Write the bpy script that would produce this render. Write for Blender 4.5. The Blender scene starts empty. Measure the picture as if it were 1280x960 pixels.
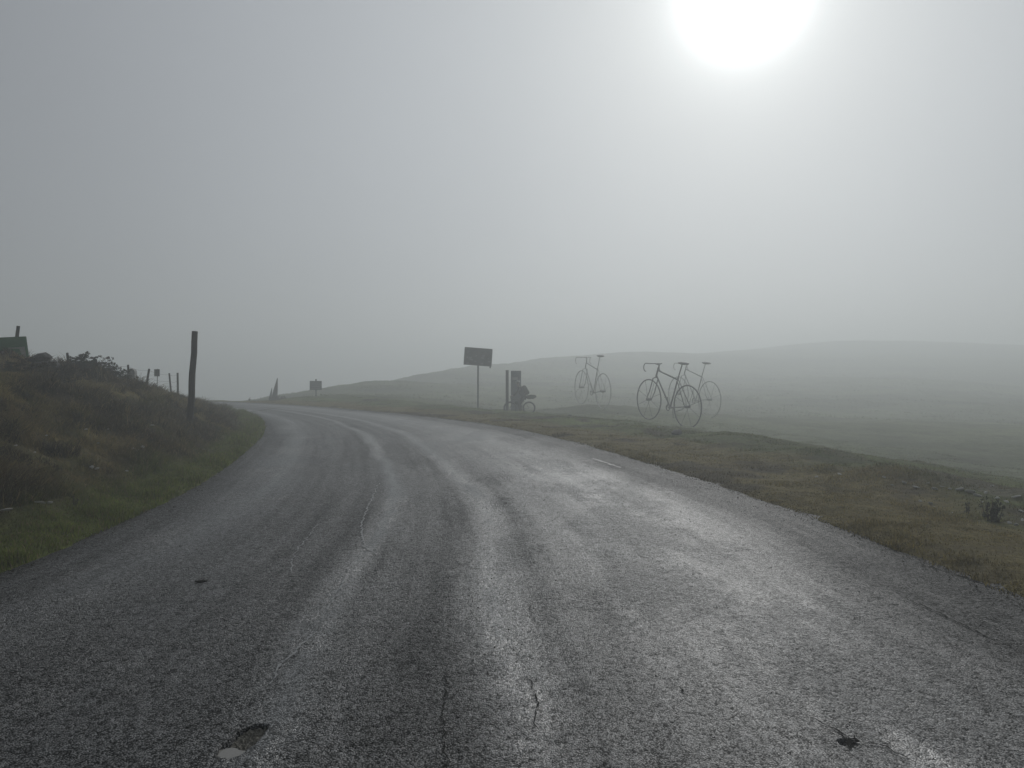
import bpy, bmesh, math, random
import numpy as np
from mathutils import Vector, Matrix

random.seed(7)
rng = np.random.default_rng(11)
scene = bpy.context.scene
COL = scene.collection

# ------------------------------------------------------------------ camera
F_PX, HZ, CAM_H = 950.0, 470.0, 1.6          # focal length and horizon row of the 1280x960 photograph
cam_data = bpy.data.cameras.new('camera')
cam_data.sensor_width = 36.0
cam_data.lens = 36.0 * F_PX / 1280.0
cam_data.shift_y = (HZ - 480.0) / 1280.0 * 1.0
cam_data.clip_start = 0.05
cam_data.clip_end = 3000
cam = bpy.data.objects.new('camera', cam_data)
cam.location = (0, 0, CAM_H)
cam.rotation_euler = (math.radians(90), 0, 0)
COL.objects.link(cam)
scene.camera = cam

# ------------------------------------------------------------------ sky, sun, exposure
SUN_AZ, SUN_EL = math.radians(16.9), math.radians(25.8)   # azimuth right of +Y
sun_dir = Vector((math.sin(SUN_AZ) * math.cos(SUN_EL), math.cos(SUN_AZ) * math.cos(SUN_EL), math.sin(SUN_EL)))
world = bpy.data.worlds.new('World')
scene.world = world
world.use_nodes = True
wn, wl = world.node_tree.nodes, world.node_tree.links
wn.clear()
w_out = wn.new('ShaderNodeOutputWorld')
sky = wn.new('ShaderNodeTexSky')
sky.sky_type = 'NISHITA'
sky.sun_disc = False
sky.sun_elevation = SUN_EL
sky.sun_rotation = SUN_AZ
sky.dust_density = 1.0
sky.air_density = 1.0
hs = wn.new('ShaderNodeHueSaturation')
hs.inputs['Saturation'].default_value = 0.30
hs.inputs['Value'].default_value = 0.22
bg1 = wn.new('ShaderNodeBackground')
bg1.inputs['Strength'].default_value = 0.05
wl.new(sky.outputs[0], hs.inputs['Color'])
wl.new(hs.outputs[0], bg1.inputs['Color'])
# the sun seen through cloud: an aureole round the sun's direction
tc = wn.new('ShaderNodeTexCoord')
dot = wn.new('ShaderNodeVectorMath'); dot.operation = 'DOT_PRODUCT'
nrm = wn.new('ShaderNodeVectorMath'); nrm.operation = 'NORMALIZE'
wl.new(tc.outputs['Generated'], nrm.inputs[0])
wl.new(nrm.outputs[0], dot.inputs[0])
dot.inputs[1].default_value = sun_dir


def wmath(op, a, b=None, c=None):
    n = wn.new('ShaderNodeMath'); n.operation = op
    for i, v in enumerate((a, b, c)):
        if v is None:
            continue
        if isinstance(v, (int, float)):
            n.inputs[i].default_value = v
        else:
            wl.new(v, n.inputs[i])
    return n.outputs[0]


ang = wmath('ARCCOSINE', wmath('MINIMUM', dot.outputs['Value'], 0.999999))
deg = wmath('MULTIPLY', ang, 180 / math.pi)
core = wmath('MULTIPLY', wmath('EXPONENT', wmath('MULTIPLY', wmath('POWER', wmath('DIVIDE', deg, 2.5), 2.0), -1.0)), 4.0)
wide = wmath('MULTIPLY', wmath('EXPONENT', wmath('MULTIPLY', deg, -1 / 42.0)), 0.71)
mid_h = wmath('MULTIPLY', wmath('EXPONENT', wmath('MULTIPLY', wmath('POWER', wmath('DIVIDE', deg, 5.5), 2.0), -1.0)), 0.35)
cloud = wn.new('ShaderNodeTexNoise'); cloud.inputs['Scale'].default_value = 2.6; cloud.inputs['Detail'].default_value = 4.0; cloud.inputs['Roughness'].default_value = 0.55
wl.new(nrm.outputs[0], cloud.inputs['Vector'])                       # drifting cloud of slightly uneven thickness
veil = wmath('ADD', 0.93, wmath('MULTIPLY', cloud.outputs['Fac'], 0.14))
glow = wmath('MULTIPLY', wmath('ADD', wmath('ADD', wmath('ADD', core, mid_h), wide), 0.015), veil)
bg2 = wn.new('ShaderNodeBackground')
cmix = wn.new('ShaderNodeMix'); cmix.data_type = 'RGBA'
wl.new(wmath('EXPONENT', wmath('MULTIPLY', deg, -1 / 24.0)), cmix.inputs[0])
cmix.inputs[6].default_value = (0.90, 0.965, 1.07, 1)
cmix.inputs[7].default_value = (0.945, 0.985, 0.97, 1)
wl.new(cmix.outputs[2], bg2.inputs['Color'])
wl.new(glow, bg2.inputs['Strength'])
addsh = wn.new('ShaderNodeAddShader')
wl.new(bg1.outputs[0], addsh.inputs[0]); wl.new(bg2.outputs[0], addsh.inputs[1])
wl.new(addsh.outputs[0], w_out.inputs['Surface'])

sun_data = bpy.data.lights.new('sun', 'SUN')
sun_data.energy = 1.2
sun_data.angle = math.radians(11)
sun_data.color = (1.0, 0.985, 0.955)
sun = bpy.data.objects.new('sun', sun_data)
sun.rotation_euler = sun_dir.to_track_quat('Z', 'Y').to_euler()
sun.location = sun_dir * 60
COL.objects.link(sun)

scene.view_settings.view_transform = 'Standard'
scene.view_settings.look = 'None'
scene.view_settings.gamma = 1.0
scene.view_settings.use_curve_mapping = False
scene.view_settings.exposure = 0.0
scene.cycles.volume_bounces = 1
scene.cycles.max_bounces = 6
scene.cycles.use_denoising = True
scene.cycles.sample_clamp_indirect = 4.0


# ------------------------------------------------------------------ helpers
def px(u, v, z=0.0):
    """point where the ray through photo pixel (u, v) meets height z"""
    y = F_PX * (CAM_H - z) / (v - HZ)
    return Vector(((u - 640.0) / F_PX * y, y, z))


def at(u, v, y):
    """point on the ray through photo pixel (u, v) at distance y"""
    return Vector(((u - 640.0) / F_PX * y, y, CAM_H - (v - HZ) / F_PX * y))


def _hash(ix, iy, seed):
    h = (ix.astype(np.int64) * 374761393 + iy.astype(np.int64) * 668265263 + seed * 1442695041) & 0x7fffffff
    h = ((h ^ (h >> 13)) * 1274126177) & 0x7fffffff
    return ((h ^ (h >> 16)) & 0xffff) / 65535.0


def vnoise(x, y, seed=0):
    x = np.asarray(x, float); y = np.asarray(y, float)
    ix, iy = np.floor(x), np.floor(y)
    fx, fy = x - ix, y - iy
    fx = fx * fx * (3 - 2 * fx); fy = fy * fy * (3 - 2 * fy)
    a = _hash(ix, iy, seed); b = _hash(ix + 1, iy, seed)
    c = _hash(ix, iy + 1, seed); d = _hash(ix + 1, iy + 1, seed)
    return (a * (1 - fx) + b * fx) * (1 - fy) + (c * (1 - fx) + d * fx) * fy


def fbm(x, y, octs=4, seed=0):
    s, a, t = 0.0, 0.5, 0.0
    for o in range(octs):
        s = s + a * (vnoise(x * 2 ** o + 17.3 * o, y * 2 ** o - 9.1 * o, seed + o) - 0.5)
        t += a; a *= 0.5
    return s / t * 2


def sstep(a, b, x):
    t = np.clip((x - a) / (b - a), 0, 1)
    return t * t * (3 - 2 * t)


def tag(o, label=None, cat=None, group=None, kind=None):
    if label: o['label'] = label
    if cat: o['category'] = cat
    if group: o['group'] = group
    if kind: o['kind'] = kind
    return o


def empty(name, loc, rz=0.0):
    o = bpy.data.objects.new(name, None)
    o.location = loc; o.rotation_euler = (0, 0, rz); o.empty_display_size = 0.2
    COL.objects.link(o)
    return o


class MB:
    """collects shapes that become ONE mesh"""
    def __init__(self):
        self.v, self.f = [], []

    def add(self, vs, fs):
        n = len(self.v)
        self.v += [tuple(p) for p in vs]
        self.f += [tuple(i + n for i in q) for q in fs]
        return self

    def box(self, c, s, rot=None):
        c = Vector(c); M = rot or Matrix.Identity(3)
        vs = [c + M @ Vector((x * s[0] / 2, y * s[1] / 2, z * s[2] / 2)) for x in (-1, 1) for y in (-1, 1) for z in (-1, 1)]
        return self.add(vs, [(0, 1, 3, 2), (4, 6, 7, 5), (0, 4, 5, 1), (2, 3, 7, 6), (0, 2, 6, 4), (1, 5, 7, 3)])

    def tube(self, pts, r, seg=8, closed=False, caps=True):
        pts = [Vector(p) for p in pts]; n = len(pts)
        rs = r if isinstance(r, (list, tuple)) else [r] * n
        vs, fs = [], []
        up = None
        for i, p in enumerate(pts):
            a = pts[(i - 1) % n] if (closed or i > 0) else p
            b = pts[(i + 1) % n] if (closed or i < n - 1) else p
            t = (b - a).normalized()
            if up is None:
                up = t.orthogonal().normalized()
            up = (up - t * up.dot(t)).normalized()
            w = t.cross(up)
            for k in range(seg):
                an = 2 * math.pi * k / seg
                vs.append(p + (up * math.cos(an) + w * math.sin(an)) * rs[i])
        m = n if closed else n - 1
        if closed:
            # match the start of the last ring to the first one
            pass
        for i in range(m):
            for k in range(seg):
                a, b = i * seg + k, i * seg + (k + 1) % seg
                c, d = ((i + 1) % n) * seg + (k + 1) % seg, ((i + 1) % n) * seg + k
                fs.append((a, b, c, d))
        if caps and not closed:
            fs.append(tuple(range(seg - 1, -1, -1)))
            fs.append(tuple((n - 1) * seg + k for k in range(seg)))
        return self.add(vs, fs)

    def ring(self, c, R, r, axis=Vector((0, 1, 0)), nseg=48, seg=8):
        """torus about axis"""
        c = Vector(c); axis = axis.normalized(); e1 = axis.orthogonal().normalized(); e2 = axis.cross(e1)
        vs, fs = [], []
        for i in range(nseg):
            t = 2 * math.pi * i / nseg; d = e1 * math.cos(t) + e2 * math.sin(t)
            for k in range(seg):
                s = 2 * math.pi * k / seg
                vs.append(c + d * (R + r * math.cos(s)) + axis * r * math.sin(s))
        for i in range(nseg):
            for k in range(seg):
                j, l = (i + 1) % nseg, (k + 1) % seg
                fs.append((i * seg + k, j * seg + k, j * seg + l, i * seg + l))
        return self.add(vs, fs)

    def ellipsoid(self, c, s, rot=None, nu=16, nv=10, fn=None):
        c = Vector(c); M = rot or Matrix.Identity(3); vs, fs = [], []
        for j in range(nv + 1):
            th = math.pi * j / nv
            for i in range(nu):
                ph = 2 * math.pi * i / nu
                d = Vector((math.sin(th) * math.cos(ph), math.sin(th) * math.sin(ph), math.cos(th)))
                k = fn(d) if fn else 1.0
                vs.append(c + M @ Vector((d.x * s[0] * k, d.y * s[1] * k, d.z * s[2] * k)))
        for j in range(nv):
            for i in range(nu):
                a, b = j * nu + i, j * nu + (i + 1) % nu
                fs.append((a, a + nu, b + nu, b))
        return self.add(vs, fs)

    def build(self, name, mat, parent=None, smooth=False, bevel=0.0):
        me = bpy.data.meshes.new(name)
        me.from_pydata([tuple(p) for p in self.v], [], self.f)
        bm = bmesh.new(); bm.from_mesh(me)
        bmesh.ops.remove_doubles(bm, verts=bm.verts, dist=1e-6)
        if bevel:
            bmesh.ops.bevel(bm, geom=[e for e in bm.edges], offset=bevel, segments=2, affect='EDGES', profile=0.5)
        bmesh.ops.recalc_face_normals(bm, faces=bm.faces)
        bm.to_mesh(me); bm.free()
        if smooth:
            me.polygons.foreach_set('use_smooth', np.ones(len(me.polygons), bool))
        me.materials.append(mat)
        o = bpy.data.objects.new(name, me)
        COL.objects.link(o)
        if parent: o.parent = parent
        return o


def mesh_np(name, verts, faces_flat, loop_n, mat, parent=None, smooth=True, color=None, uv=None):
    """fast mesh from numpy arrays; all faces have loop_n corners (or loop_n is an array)"""
    me = bpy.data.meshes.new(name)
    nv = len(verts)
    me.vertices.add(nv)
    me.vertices.foreach_set('co', np.ascontiguousarray(verts, np.float32).ravel())
    ff = np.ascontiguousarray(faces_flat, np.int32).ravel()
    if np.isscalar(loop_n):
        nf = len(ff) // loop_n
        tot = np.full(nf, loop_n, np.int32)
    else:
        tot = np.asarray(loop_n, np.int32); nf = len(tot)
    start = np.concatenate([[0], np.cumsum(tot)[:-1]]).astype(np.int32)
    me.loops.add(len(ff)); me.loops.foreach_set('vertex_index', ff)
    me.polygons.add(nf)
    me.polygons.foreach_set('loop_start', start)
    me.polygons.foreach_set('use_smooth', np.full(nf, bool(smooth)))
    me.update(calc_edges=True)
    if color is not None:
        a = me.color_attributes.new('tint', 'FLOAT_COLOR', 'POINT')
        c4 = np.ones((nv, 4), np.float32); c4[:, :3] = color
        a.data.foreach_set('color', c4.ravel())
    if uv is not None:
        l = me.uv_layers.new(name='UVMap')
        l.data.foreach_set('uv', np.ascontiguousarray(uv[ff], np.float32).ravel())
    me.materials.append(mat)
    o = bpy.data.objects.new(name, me)
    COL.objects.link(o)
    if parent: o.parent = parent
    return o


class NT:
    """small node-graph helper"""
    def __init__(self, name):
        self.m = bpy.data.materials.new(name); self.m.use_nodes = True
        self.n, self.l = self.m.node_tree.nodes, self.m.node_tree.links
        self.p = self.n['Principled BSDF']

    def put(self, inp, v):
        if isinstance(v, bpy.types.NodeSocket): self.l.new(v, inp)
        elif v is not None: inp.default_value = v

    def math(self, op, a, b=None, c=None, clamp=False):
        n = self.n.new('ShaderNodeMath'); n.operation = op; n.use_clamp = clamp
        for i, v in enumerate((a, b, c)): self.put(n.inputs[i], v)
        return n.outputs[0]

    def coord(self, which='Object'):
        return self.n.new('ShaderNodeTexCoord').outputs[which]

    def mapping(self, vec, scale=(1, 1, 1), loc=(0, 0, 0)):
        n = self.n.new('ShaderNodeMapping'); self.l.new(vec, n.inputs[0])
        n.inputs['Scale'].default_value = scale; n.inputs['Location'].default_value = loc
        return n.outputs[0]

    def noise(self, vec, scale, detail=3, rough=0.55, out='Fac'):
        n = self.n.new('ShaderNodeTexNoise'); self.l.new(vec, n.inputs['Vector'])
        n.inputs['Scale'].default_value = scale; n.inputs['Detail'].default_value = detail; n.inputs['Roughness'].default_value = rough
        return n.outputs[out]

    def voro(self, vec, scale, feature='F1', out='Distance', rnd=1.0):
        n = self.n.new('ShaderNodeTexVoronoi'); n.feature = feature; self.l.new(vec, n.inputs['Vector'])
        n.inputs['Scale'].default_value = scale; n.inputs['Randomness'].default_value = rnd
        return n.outputs[out]

    def ramp(self, fac, stops, interp='LINEAR'):
        n = self.n.new('ShaderNodeValToRGB'); self.l.new(fac, n.inputs[0]); cr = n.color_ramp; cr.interpolation = interp
        while len(cr.elements) < len(stops): cr.elements.new(0.5)
        for e, (pos, c) in zip(cr.elements, stops):
            e.position = pos
            e.color = (c, c, c, 1) if isinstance(c, (int, float)) else (*c, 1)
        return n.outputs[0]

    def mix(self, fac, a, b, mode='MIX'):
        n = self.n.new('ShaderNodeMix'); n.data_type = 'RGBA'; n.blend_type = mode
        self.put(n.inputs[0], fac)
        for i, v in ((6, a), (7, b)):
            if isinstance(v, tuple) and len(v) == 3: v = (*v, 1)
            self.put(n.inputs[i], v)
        return n.outputs[2]

    def bump(self, h, strength=0.5, dist=0.01, normal=None):
        n = self.n.new('ShaderNodeBump'); self.put(n.inputs['Height'], h)
        self.put(n.inputs['Strength'], strength); self.put(n.inputs['Distance'], dist)
        if normal is not None: self.l.new(normal, n.inputs['Normal'])
        return n.outputs[0]

    def attr(self, name):
        n = self.n.new('ShaderNodeAttribute'); n.attribute_name = name
        return n.outputs['Color']

    def set(self, **k):
        for key, v in k.items():
            key = {'color': 'Base Color', 'rough': 'Roughness', 'spec': 'Specular IOR Level', 'normal': 'Normal', 'metal': 'Metallic', 'trans': 'Transmission Weight', 'alpha': 'Alpha'}[key]
            if isinstance(v, tuple) and len(v) == 3: v = (*v, 1)
            self.put(self.p.inputs[key], v)
        return self.m


def simple(name, c1, c2, rough=0.7, scale=8, bump=0.2, spec=0.4, metal=0.0, stretch=(1, 1, 1)):
    t = NT(name); v = t.mapping(t.coord(), stretch)
    n = t.noise(v, scale, 5, 0.6)
    n2 = t.noise(v, scale * 6, 3, 0.6)
    col = t.mix(t.ramp(n, [(0.3, 0.0), (0.7, 1.0)]), c1, c2)
    rr = t.math('ADD', t.math('MULTIPLY', n2, 0.25), rough - 0.12)
    return t.set(color=col, rough=rr, spec=spec, metal=metal, normal=t.bump(t.math('ADD', n, n2), bump, 0.01))


# ------------------------------------------------------------------ materials
def asphalt():
    t = NT('wet_asphalt'); w = t.coord('Object'); uv = t.coord('UV')
    # grains of the chip seal
    v1 = t.voro(w, 125, 'F1'); v1c = t.voro(w, 125, 'F1', 'Color')
    v2 = t.voro(w, 41, 'F1'); v2c = t.voro(w, 41, 'F1', 'Color'); v3c = t.voro(w, 19, 'F1', 'Color')
    fine = t.noise(w, 260, 2, 0.6)
    mid = t.noise(w, 14, 4, 0.6)
    big = t.noise(w, 0.55, 4, 0.55)
    # bands that run along the road (wheel tracks), from the UV across the road
    sep = t.n.new('ShaderNodeSeparateXYZ'); t.l.new(uv, sep.inputs[0])
    wob = t.math('MULTIPLY', t.math('SUBTRACT', t.noise(t.mapping(uv, (0.6, 0.16, 1)), 1.0, 3), 0.5), 0.09)
    uu = t.math('ADD', sep.outputs[0], wob)
    bands = t.ramp(uu, [(0.0, 0.0), (0.06, 0.15), (0.13, 0.85), (0.20, 0.3), (0.345, 0.22), (0.372, 1.15), (0.395, 0.3), (0.48, 0.22), (0.515, 1.1), (0.55, 0.4), (0.64, 0.65), (0.74, 0.85), (0.83, 0.5), (0.90, 0.05), (1.0, 0.0)])
    streak = t.noise(t.mapping(uv, (38, 0.13, 1)), 1.0, 4, 0.6)
    patch = t.noise(t.mapping(uv, (4.5, 0.30, 1), (3.1, 1.7, 0)), 1.0, 5, 0.62)
    wet = t.math('ADD', t.math('MULTIPLY', bands, 0.70), t.math('ADD', t.math('MULTIPLY', t.math('SUBTRACT', streak, 0.5), 0.75), t.math('MULTIPLY', t.math('SUBTRACT', patch, 0.5), 0.35)))
    wet = t.ramp(wet, [(0.02, 0.0), (0.85, 1.0)])
    coarse = t.ramp(t.math('ADD', t.math('MULTIPLY', t.noise(t.mapping(w, (0.9, 0.4, 1), (0.3, 0, 0)), 1.0, 4), 1.0), t.math('MULTIPLY', t.noise(w, 5, 3), 0.25)), [(0.58, 0.0), (0.70, 1.0)])
    # colour: dark binder, grey chips, brown film of dust
    chip = t.math('ADD', t.math('ADD', t.math('MULTIPLY', t.ramp(v1c, [(0.2, 0.0), (0.85, 1.0)]), 0.58), t.math('MULTIPLY', t.ramp(v2c, [(0.2, 0.0), (0.85, 1.0)]), 0.34)), t.math('MULTIPLY', t.ramp(v3c, [(0.3, 0.0), (0.75, 1.0)]), 0.08))
    pit = t.math('MAXIMUM', t.ramp(v1, [(0.46, 0.0), (0.66, 1.0)]), t.ramp(chip, [(0.22, 1.0), (0.36, 0.0)]))
    base = t.mix(t.ramp(chip, [(0.25, 0.0), (0.85, 1.0)]), (0.028, 0.0288, 0.0298), (0.235, 0.237, 0.241))
    base = t.mix(t.ramp(mid, [(0.35, 0.0), (0.75, 0.45)]), base, (0.026, 0.027, 0.029))
    base = t.mix(t.ramp(big, [(0.35, 0.0), (0.75, 0.35)]), base, (0.060, 0.058, 0.053))
    base = t.mix(t.math('MULTIPLY', pit, 0.92), base, (0.005, 0.005, 0.005))
    dots = t.ramp(t.voro(w, 9, 'F1'), [(0.0, 1.0), (0.055, 1.0), (0.075, 0.0)])
    dm = t.ramp(t.noise(w, 3.0, 2), [(0.48, 0.0), (0.56, 1.0)])
    dm = t.math('MULTIPLY', dots, dm)
    base = t.mix(dm, base, (0.006, 0.006, 0.006))
    # the outer strip was resealed with darker binder
    base = t.mix(1.0, base, t.ramp(t.math('ADD', uu, t.math('MULTIPLY', t.math('SUBTRACT', mid, 0.5), 0.08)), [(0.0, 0.75), (0.05, 1.0), (0.86, 1.0), (0.92, 0.5), (1.0, 0.45)]), 'MULTIPLY')
    # relief
    h = t.math('ADD', t.math('MULTIPLY', t.math('SUBTRACT', 1.0, v1), 0.9), t.math('ADD', t.math('MULTIPLY', v2, -1.0), t.math('MULTIPLY', fine, 0.35)))
    h = t.math('ADD', h, t.math('MULTIPLY', mid, t.math('ADD', 0.6, t.math('MULTIPLY', coarse, 2.4))))
    strength = t.math('SUBTRACT', t.math('ADD', 0.66, t.math('MULTIPLY', coarse, 0.34)), t.math('MULTIPLY', wet, 0.38))
    nb = t.bump(h, strength, 0.010)
    rough = t.math('ADD', 0.51, t.math('MULTIPLY', wet, -0.19))
    spec = t.math('MULTIPLY', t.math('ADD', 0.04, t.math('MULTIPLY', chip, 0.86)), t.math('SUBTRACT', 1.0, t.math('MULTIPLY', t.math('MAXIMUM', t.math('MULTIPLY', pit, 0.75), dm), 0.9)))
    spec = t.math('MULTIPLY', spec, t.math('ADD', 0.40, t.math('MULTIPLY', wet, 2.3)))
    return t.set(color=base, rough=rough, spec=spec, normal=nb)


def ground_mat():
    t = NT('hill_turf'); w = t.coord('Object'); tint = t.attr('tint')
    n1 = t.noise(w, 1.1, 6, 0.65); n2 = t.noise(w, 9, 5, 0.65); n3 = t.noise(w, 60, 3, 0.6)
    f = t.ramp(n2, [(0.30, 0.55), (0.72, 1.35)])
    col = t.mix(1.0, tint, f, 'MULTIPLY')
    col = t.mix(t.ramp(n1, [(0.45, 0.0), (0.72, 0.6)]), col, (0.075, 0.058, 0.032))
    col = t.mix(t.ramp(t.noise(w, 30, 3), [(0.60, 0.0), (0.72, 0.55)]), col, (0.10, 0.09, 0.06))
    h = t.math('ADD', t.math('MULTIPLY', n2, 2.0), n3)
    return t.set(color=col, rough=0.9, spec=0.15, normal=t.bump(h, 0.8, 0.05))


def blade_mat():
    t = NT('grass_blade'); tint = t.attr('tint')
    w = t.coord('Object')
    col = t.mix(1.0, tint, t.ramp(t.noise(w, 3.0, 3), [(0.3, 0.7), (0.7, 1.25)]), 'MULTIPLY')
    t.set(color=col, rough=0.6, spec=0.2)
    tr = t.n.new('ShaderNodeBsdfTranslucent'); t.l.new(col, tr.inputs['Color'])
    mx = t.n.new('ShaderNodeMixShader'); mx.inputs[0].default_value = 0.42
    t.l.new(t.p.outputs[0], mx.inputs[1]); t.l.new(tr.outputs[0], mx.inputs[2])
    t.l.new(mx.outputs[0], t.n['Material Output'].inputs['Surface'])
    return t.m


M_ASPHALT = asphalt()
M_GROUND = ground_mat()
M_BLADE = blade_mat()
M_CRACK = simple('crack_shadowed_joint', (0.006, 0.006, 0.006), (0.014, 0.013, 0.012), 0.9, 40, 0.3, 0.1)
M_SEAL = simple('worn_crack_sealant', (0.15, 0.152, 0.155), (0.27, 0.273, 0.276), 0.35, 30, 0.3)
M_PAINT = simple('worn_road_paint', (0.14, 0.14, 0.135), (0.36, 0.36, 0.35), 0.5, 25, 0.3)
M_WOOD = simple('weathered_grey_wood', (0.030, 0.028, 0.025), (0.075, 0.070, 0.062), 0.8, 5, 0.5, 0.25, 0, (6, 6, 0.7))
M_METAL = simple('dull_galvanised_metal', (0.10, 0.105, 0.11), (0.16, 0.165, 0.17), 0.5, 6, 0.1, 0.5, 0.4)
M_SIGN = simple('grimy_sign_back', (0.055, 0.058, 0.062), (0.11, 0.115, 0.12), 0.55, 3.5, 0.15, 0.4)
M_STICK = simple('faded_sticker', (0.15, 0.155, 0.16), (0.23, 0.235, 0.24), 0.6, 9, 0.1)
M_ROCK = simple('pale_limestone', (0.32, 0.315, 0.30), (0.60, 0.59, 0.56), 0.85, 6, 0.7, 0.25)
M_ROCKD = simple('grey_lichened_rock', (0.06, 0.06, 0.058), (0.17, 0.165, 0.155), 0.85, 5, 0.8, 0.25)
M_CLOD = simple('dark_dirt_clod', (0.010, 0.009, 0.008), (0.022, 0.019, 0.016), 0.8, 30, 0.6, 0.2)
M_GREEN = simple('faded_green_board', (0.030, 0.12, 0.050), (0.06, 0.18, 0.08), 0.6, 5, 0.15)
M_PALE = simple('pale_board_print', (0.20, 0.22, 0.20), (0.32, 0.34, 0.31), 0.6, 7, 0.1)
M_LEAF = simple('dark_shrub_leaf', (0.030, 0.038, 0.018), (0.065, 0.070, 0.034), 0.6, 6, 0.2, 0.3)
M_LEAFB = simple('brown_shrub_leaf', (0.045, 0.034, 0.022), (0.085, 0.066, 0.036), 0.7, 6, 0.2, 0.2)
M_STEM = simple('woody_stem', (0.035, 0.028, 0.02), (0.06, 0.05, 0.04), 0.8, 12, 0.4, 0.2)
M_WHITE = simple('chalky_white_stone', (0.30, 0.30, 0.29), (0.48, 0.48, 0.46), 0.8, 6, 0.3)
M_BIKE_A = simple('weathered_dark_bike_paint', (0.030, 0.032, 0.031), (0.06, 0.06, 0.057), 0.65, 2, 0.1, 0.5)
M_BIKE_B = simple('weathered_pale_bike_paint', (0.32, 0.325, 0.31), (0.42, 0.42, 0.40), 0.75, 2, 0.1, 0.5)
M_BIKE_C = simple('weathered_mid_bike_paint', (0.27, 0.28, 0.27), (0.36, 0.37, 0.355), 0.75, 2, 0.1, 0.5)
M_RUBBER = simple('black_rubber', (0.012, 0.012, 0.012), (0.022, 0.022, 0.022), 0.7, 20, 0.2, 0.3)
M_STEEL = simple('brushed_steel', (0.25, 0.25, 0.26), (0.4, 0.4, 0.41), 0.35, 12, 0.05, 0.5, 0.8)
M_FRAME = simple('dark_bicycle_paint', (0.018, 0.020, 0.024), (0.03, 0.032, 0.036), 0.35, 6, 0.05, 0.5)
M_OLIVE = simple('olive_bag_fabric', (0.055, 0.058, 0.036), (0.085, 0.088, 0.055), 0.8, 14, 0.3, 0.2)
M_NAVY = simple('dark_jacket_fabric', (0.020, 0.022, 0.028), (0.035, 0.038, 0.046), 0.8, 10, 0.4, 0.2)
M_PANTS = simple('black_trouser_fabric', (0.016, 0.016, 0.018), (0.028, 0.028, 0.03), 0.85, 12, 0.4, 0.2)
M_PACK = simple('dark_backpack_fabric', (0.030, 0.031, 0.030), (0.050, 0.050, 0.046), 0.8, 12, 0.4, 0.2)
M_SKIN = simple('skin', (0.17, 0.125, 0.10), (0.22, 0.16, 0.13), 0.5, 20, 0.1, 0.35)
M_HELMET = simple('pale_helmet_shell', (0.38, 0.39, 0.40), (0.50, 0.51, 0.52), 0.3, 5, 0.05, 0.5)
M_PANEL = simple('slate_blue_panel', (0.040, 0.050, 0.075), (0.075, 0.088, 0.12), 0.5, 4, 0.1, 0.4)
t = NT('puddle_water'); M_WATER = t.set(color=(0.22, 0.21, 0.19), rough=0.05, spec=0.5)

# ------------------------------------------------------------------ road edges (metres, from the photograph's edge pixels on the ground plane)
LKEY = [(-3.9, -25), (-4.0, -10), (-4.08, 0), (-4.18, 6.2), (-4.42, 9.5), (-4.93, 12.67), (-5.87, 16.9), (-7.13, 21.7), (-9.16, 27.6), (-11.9, 33.6), (-15.6, 38.8), (-21, 43.2), (-32, 49), (-62, 60), (-100, 70)]
RKEY = [(4.6, -25), (4.3, -10), (4.0, 0), (3.62, 6.2), (3.30, 9.6), (2.72, 12.9), (1.62, 18.0), (0.0, 23.4), (-3.1, 29.6), (-7.3, 36.0), (-11.9, 41.8), (-17.6, 47.2), (-29.5, 53.5), (-60, 65.2), (-98, 75.4)]


def catmull(keys, n=12):
    P = [Vector(k) for k in keys]; out = []
    for i in range(len(P) - 1):
        p0, p1, p2, p3 = P[max(i - 1, 0)], P[i], P[i + 1], P[min(i + 2, len(P) - 1)]
        for k in range(n):
            s = k / n
            out.append(0.5 * ((2 * p1) + (p2 - p0) * s + (2 * p0 - 5 * p1 + 4 * p2 - p3) * s * s + (3 * p1 - p0 - 3 * p2 + p3) * s ** 3))
    out.append(P[-1])
    return np.array([tuple(p) for p in out])


LC, RC = catmull(LKEY), catmull(RKEY)


def sdist(x, y, C):
    """signed distance to polyline C, positive to the right of its direction; also the y of the nearest point"""
    x = np.asarray(x, float).ravel(); y = np.asarray(y, float).ravel()
    best = np.full(x.shape, 1e9); sg = np.zeros_like(x); ny = np.zeros_like(x)
    for i in range(len(C) - 1):
        ax, ay = C[i]; dx, dy = C[i + 1] - C[i]; L2 = dx * dx + dy * dy
        tt = np.clip(((x - ax) * dx + (y - ay) * dy) / L2, 0, 1)
        qx, qy = ax + tt * dx, ay + tt * dy
        d = np.hypot(x - qx, y - qy)
        m = d < best - 1e-9
        best[m] = d[m]
        cr = (x - ax) * dy - (y - ay) * dx
        sg[m] = np.sign(cr[m]); ny[m] = qy[m]
    return best * sg, ny


# ------------------------------------------------------------------ terrain height
def normal_offset(C, i, d):
    a, b = C[max(i - 1, 0)], C[min(i + 1, len(C) - 1)]
    tx, ty = (b - a) / np.linalg.norm(b - a)
    return C[i][0] + ty * d, C[i][1] - tx * d


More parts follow.
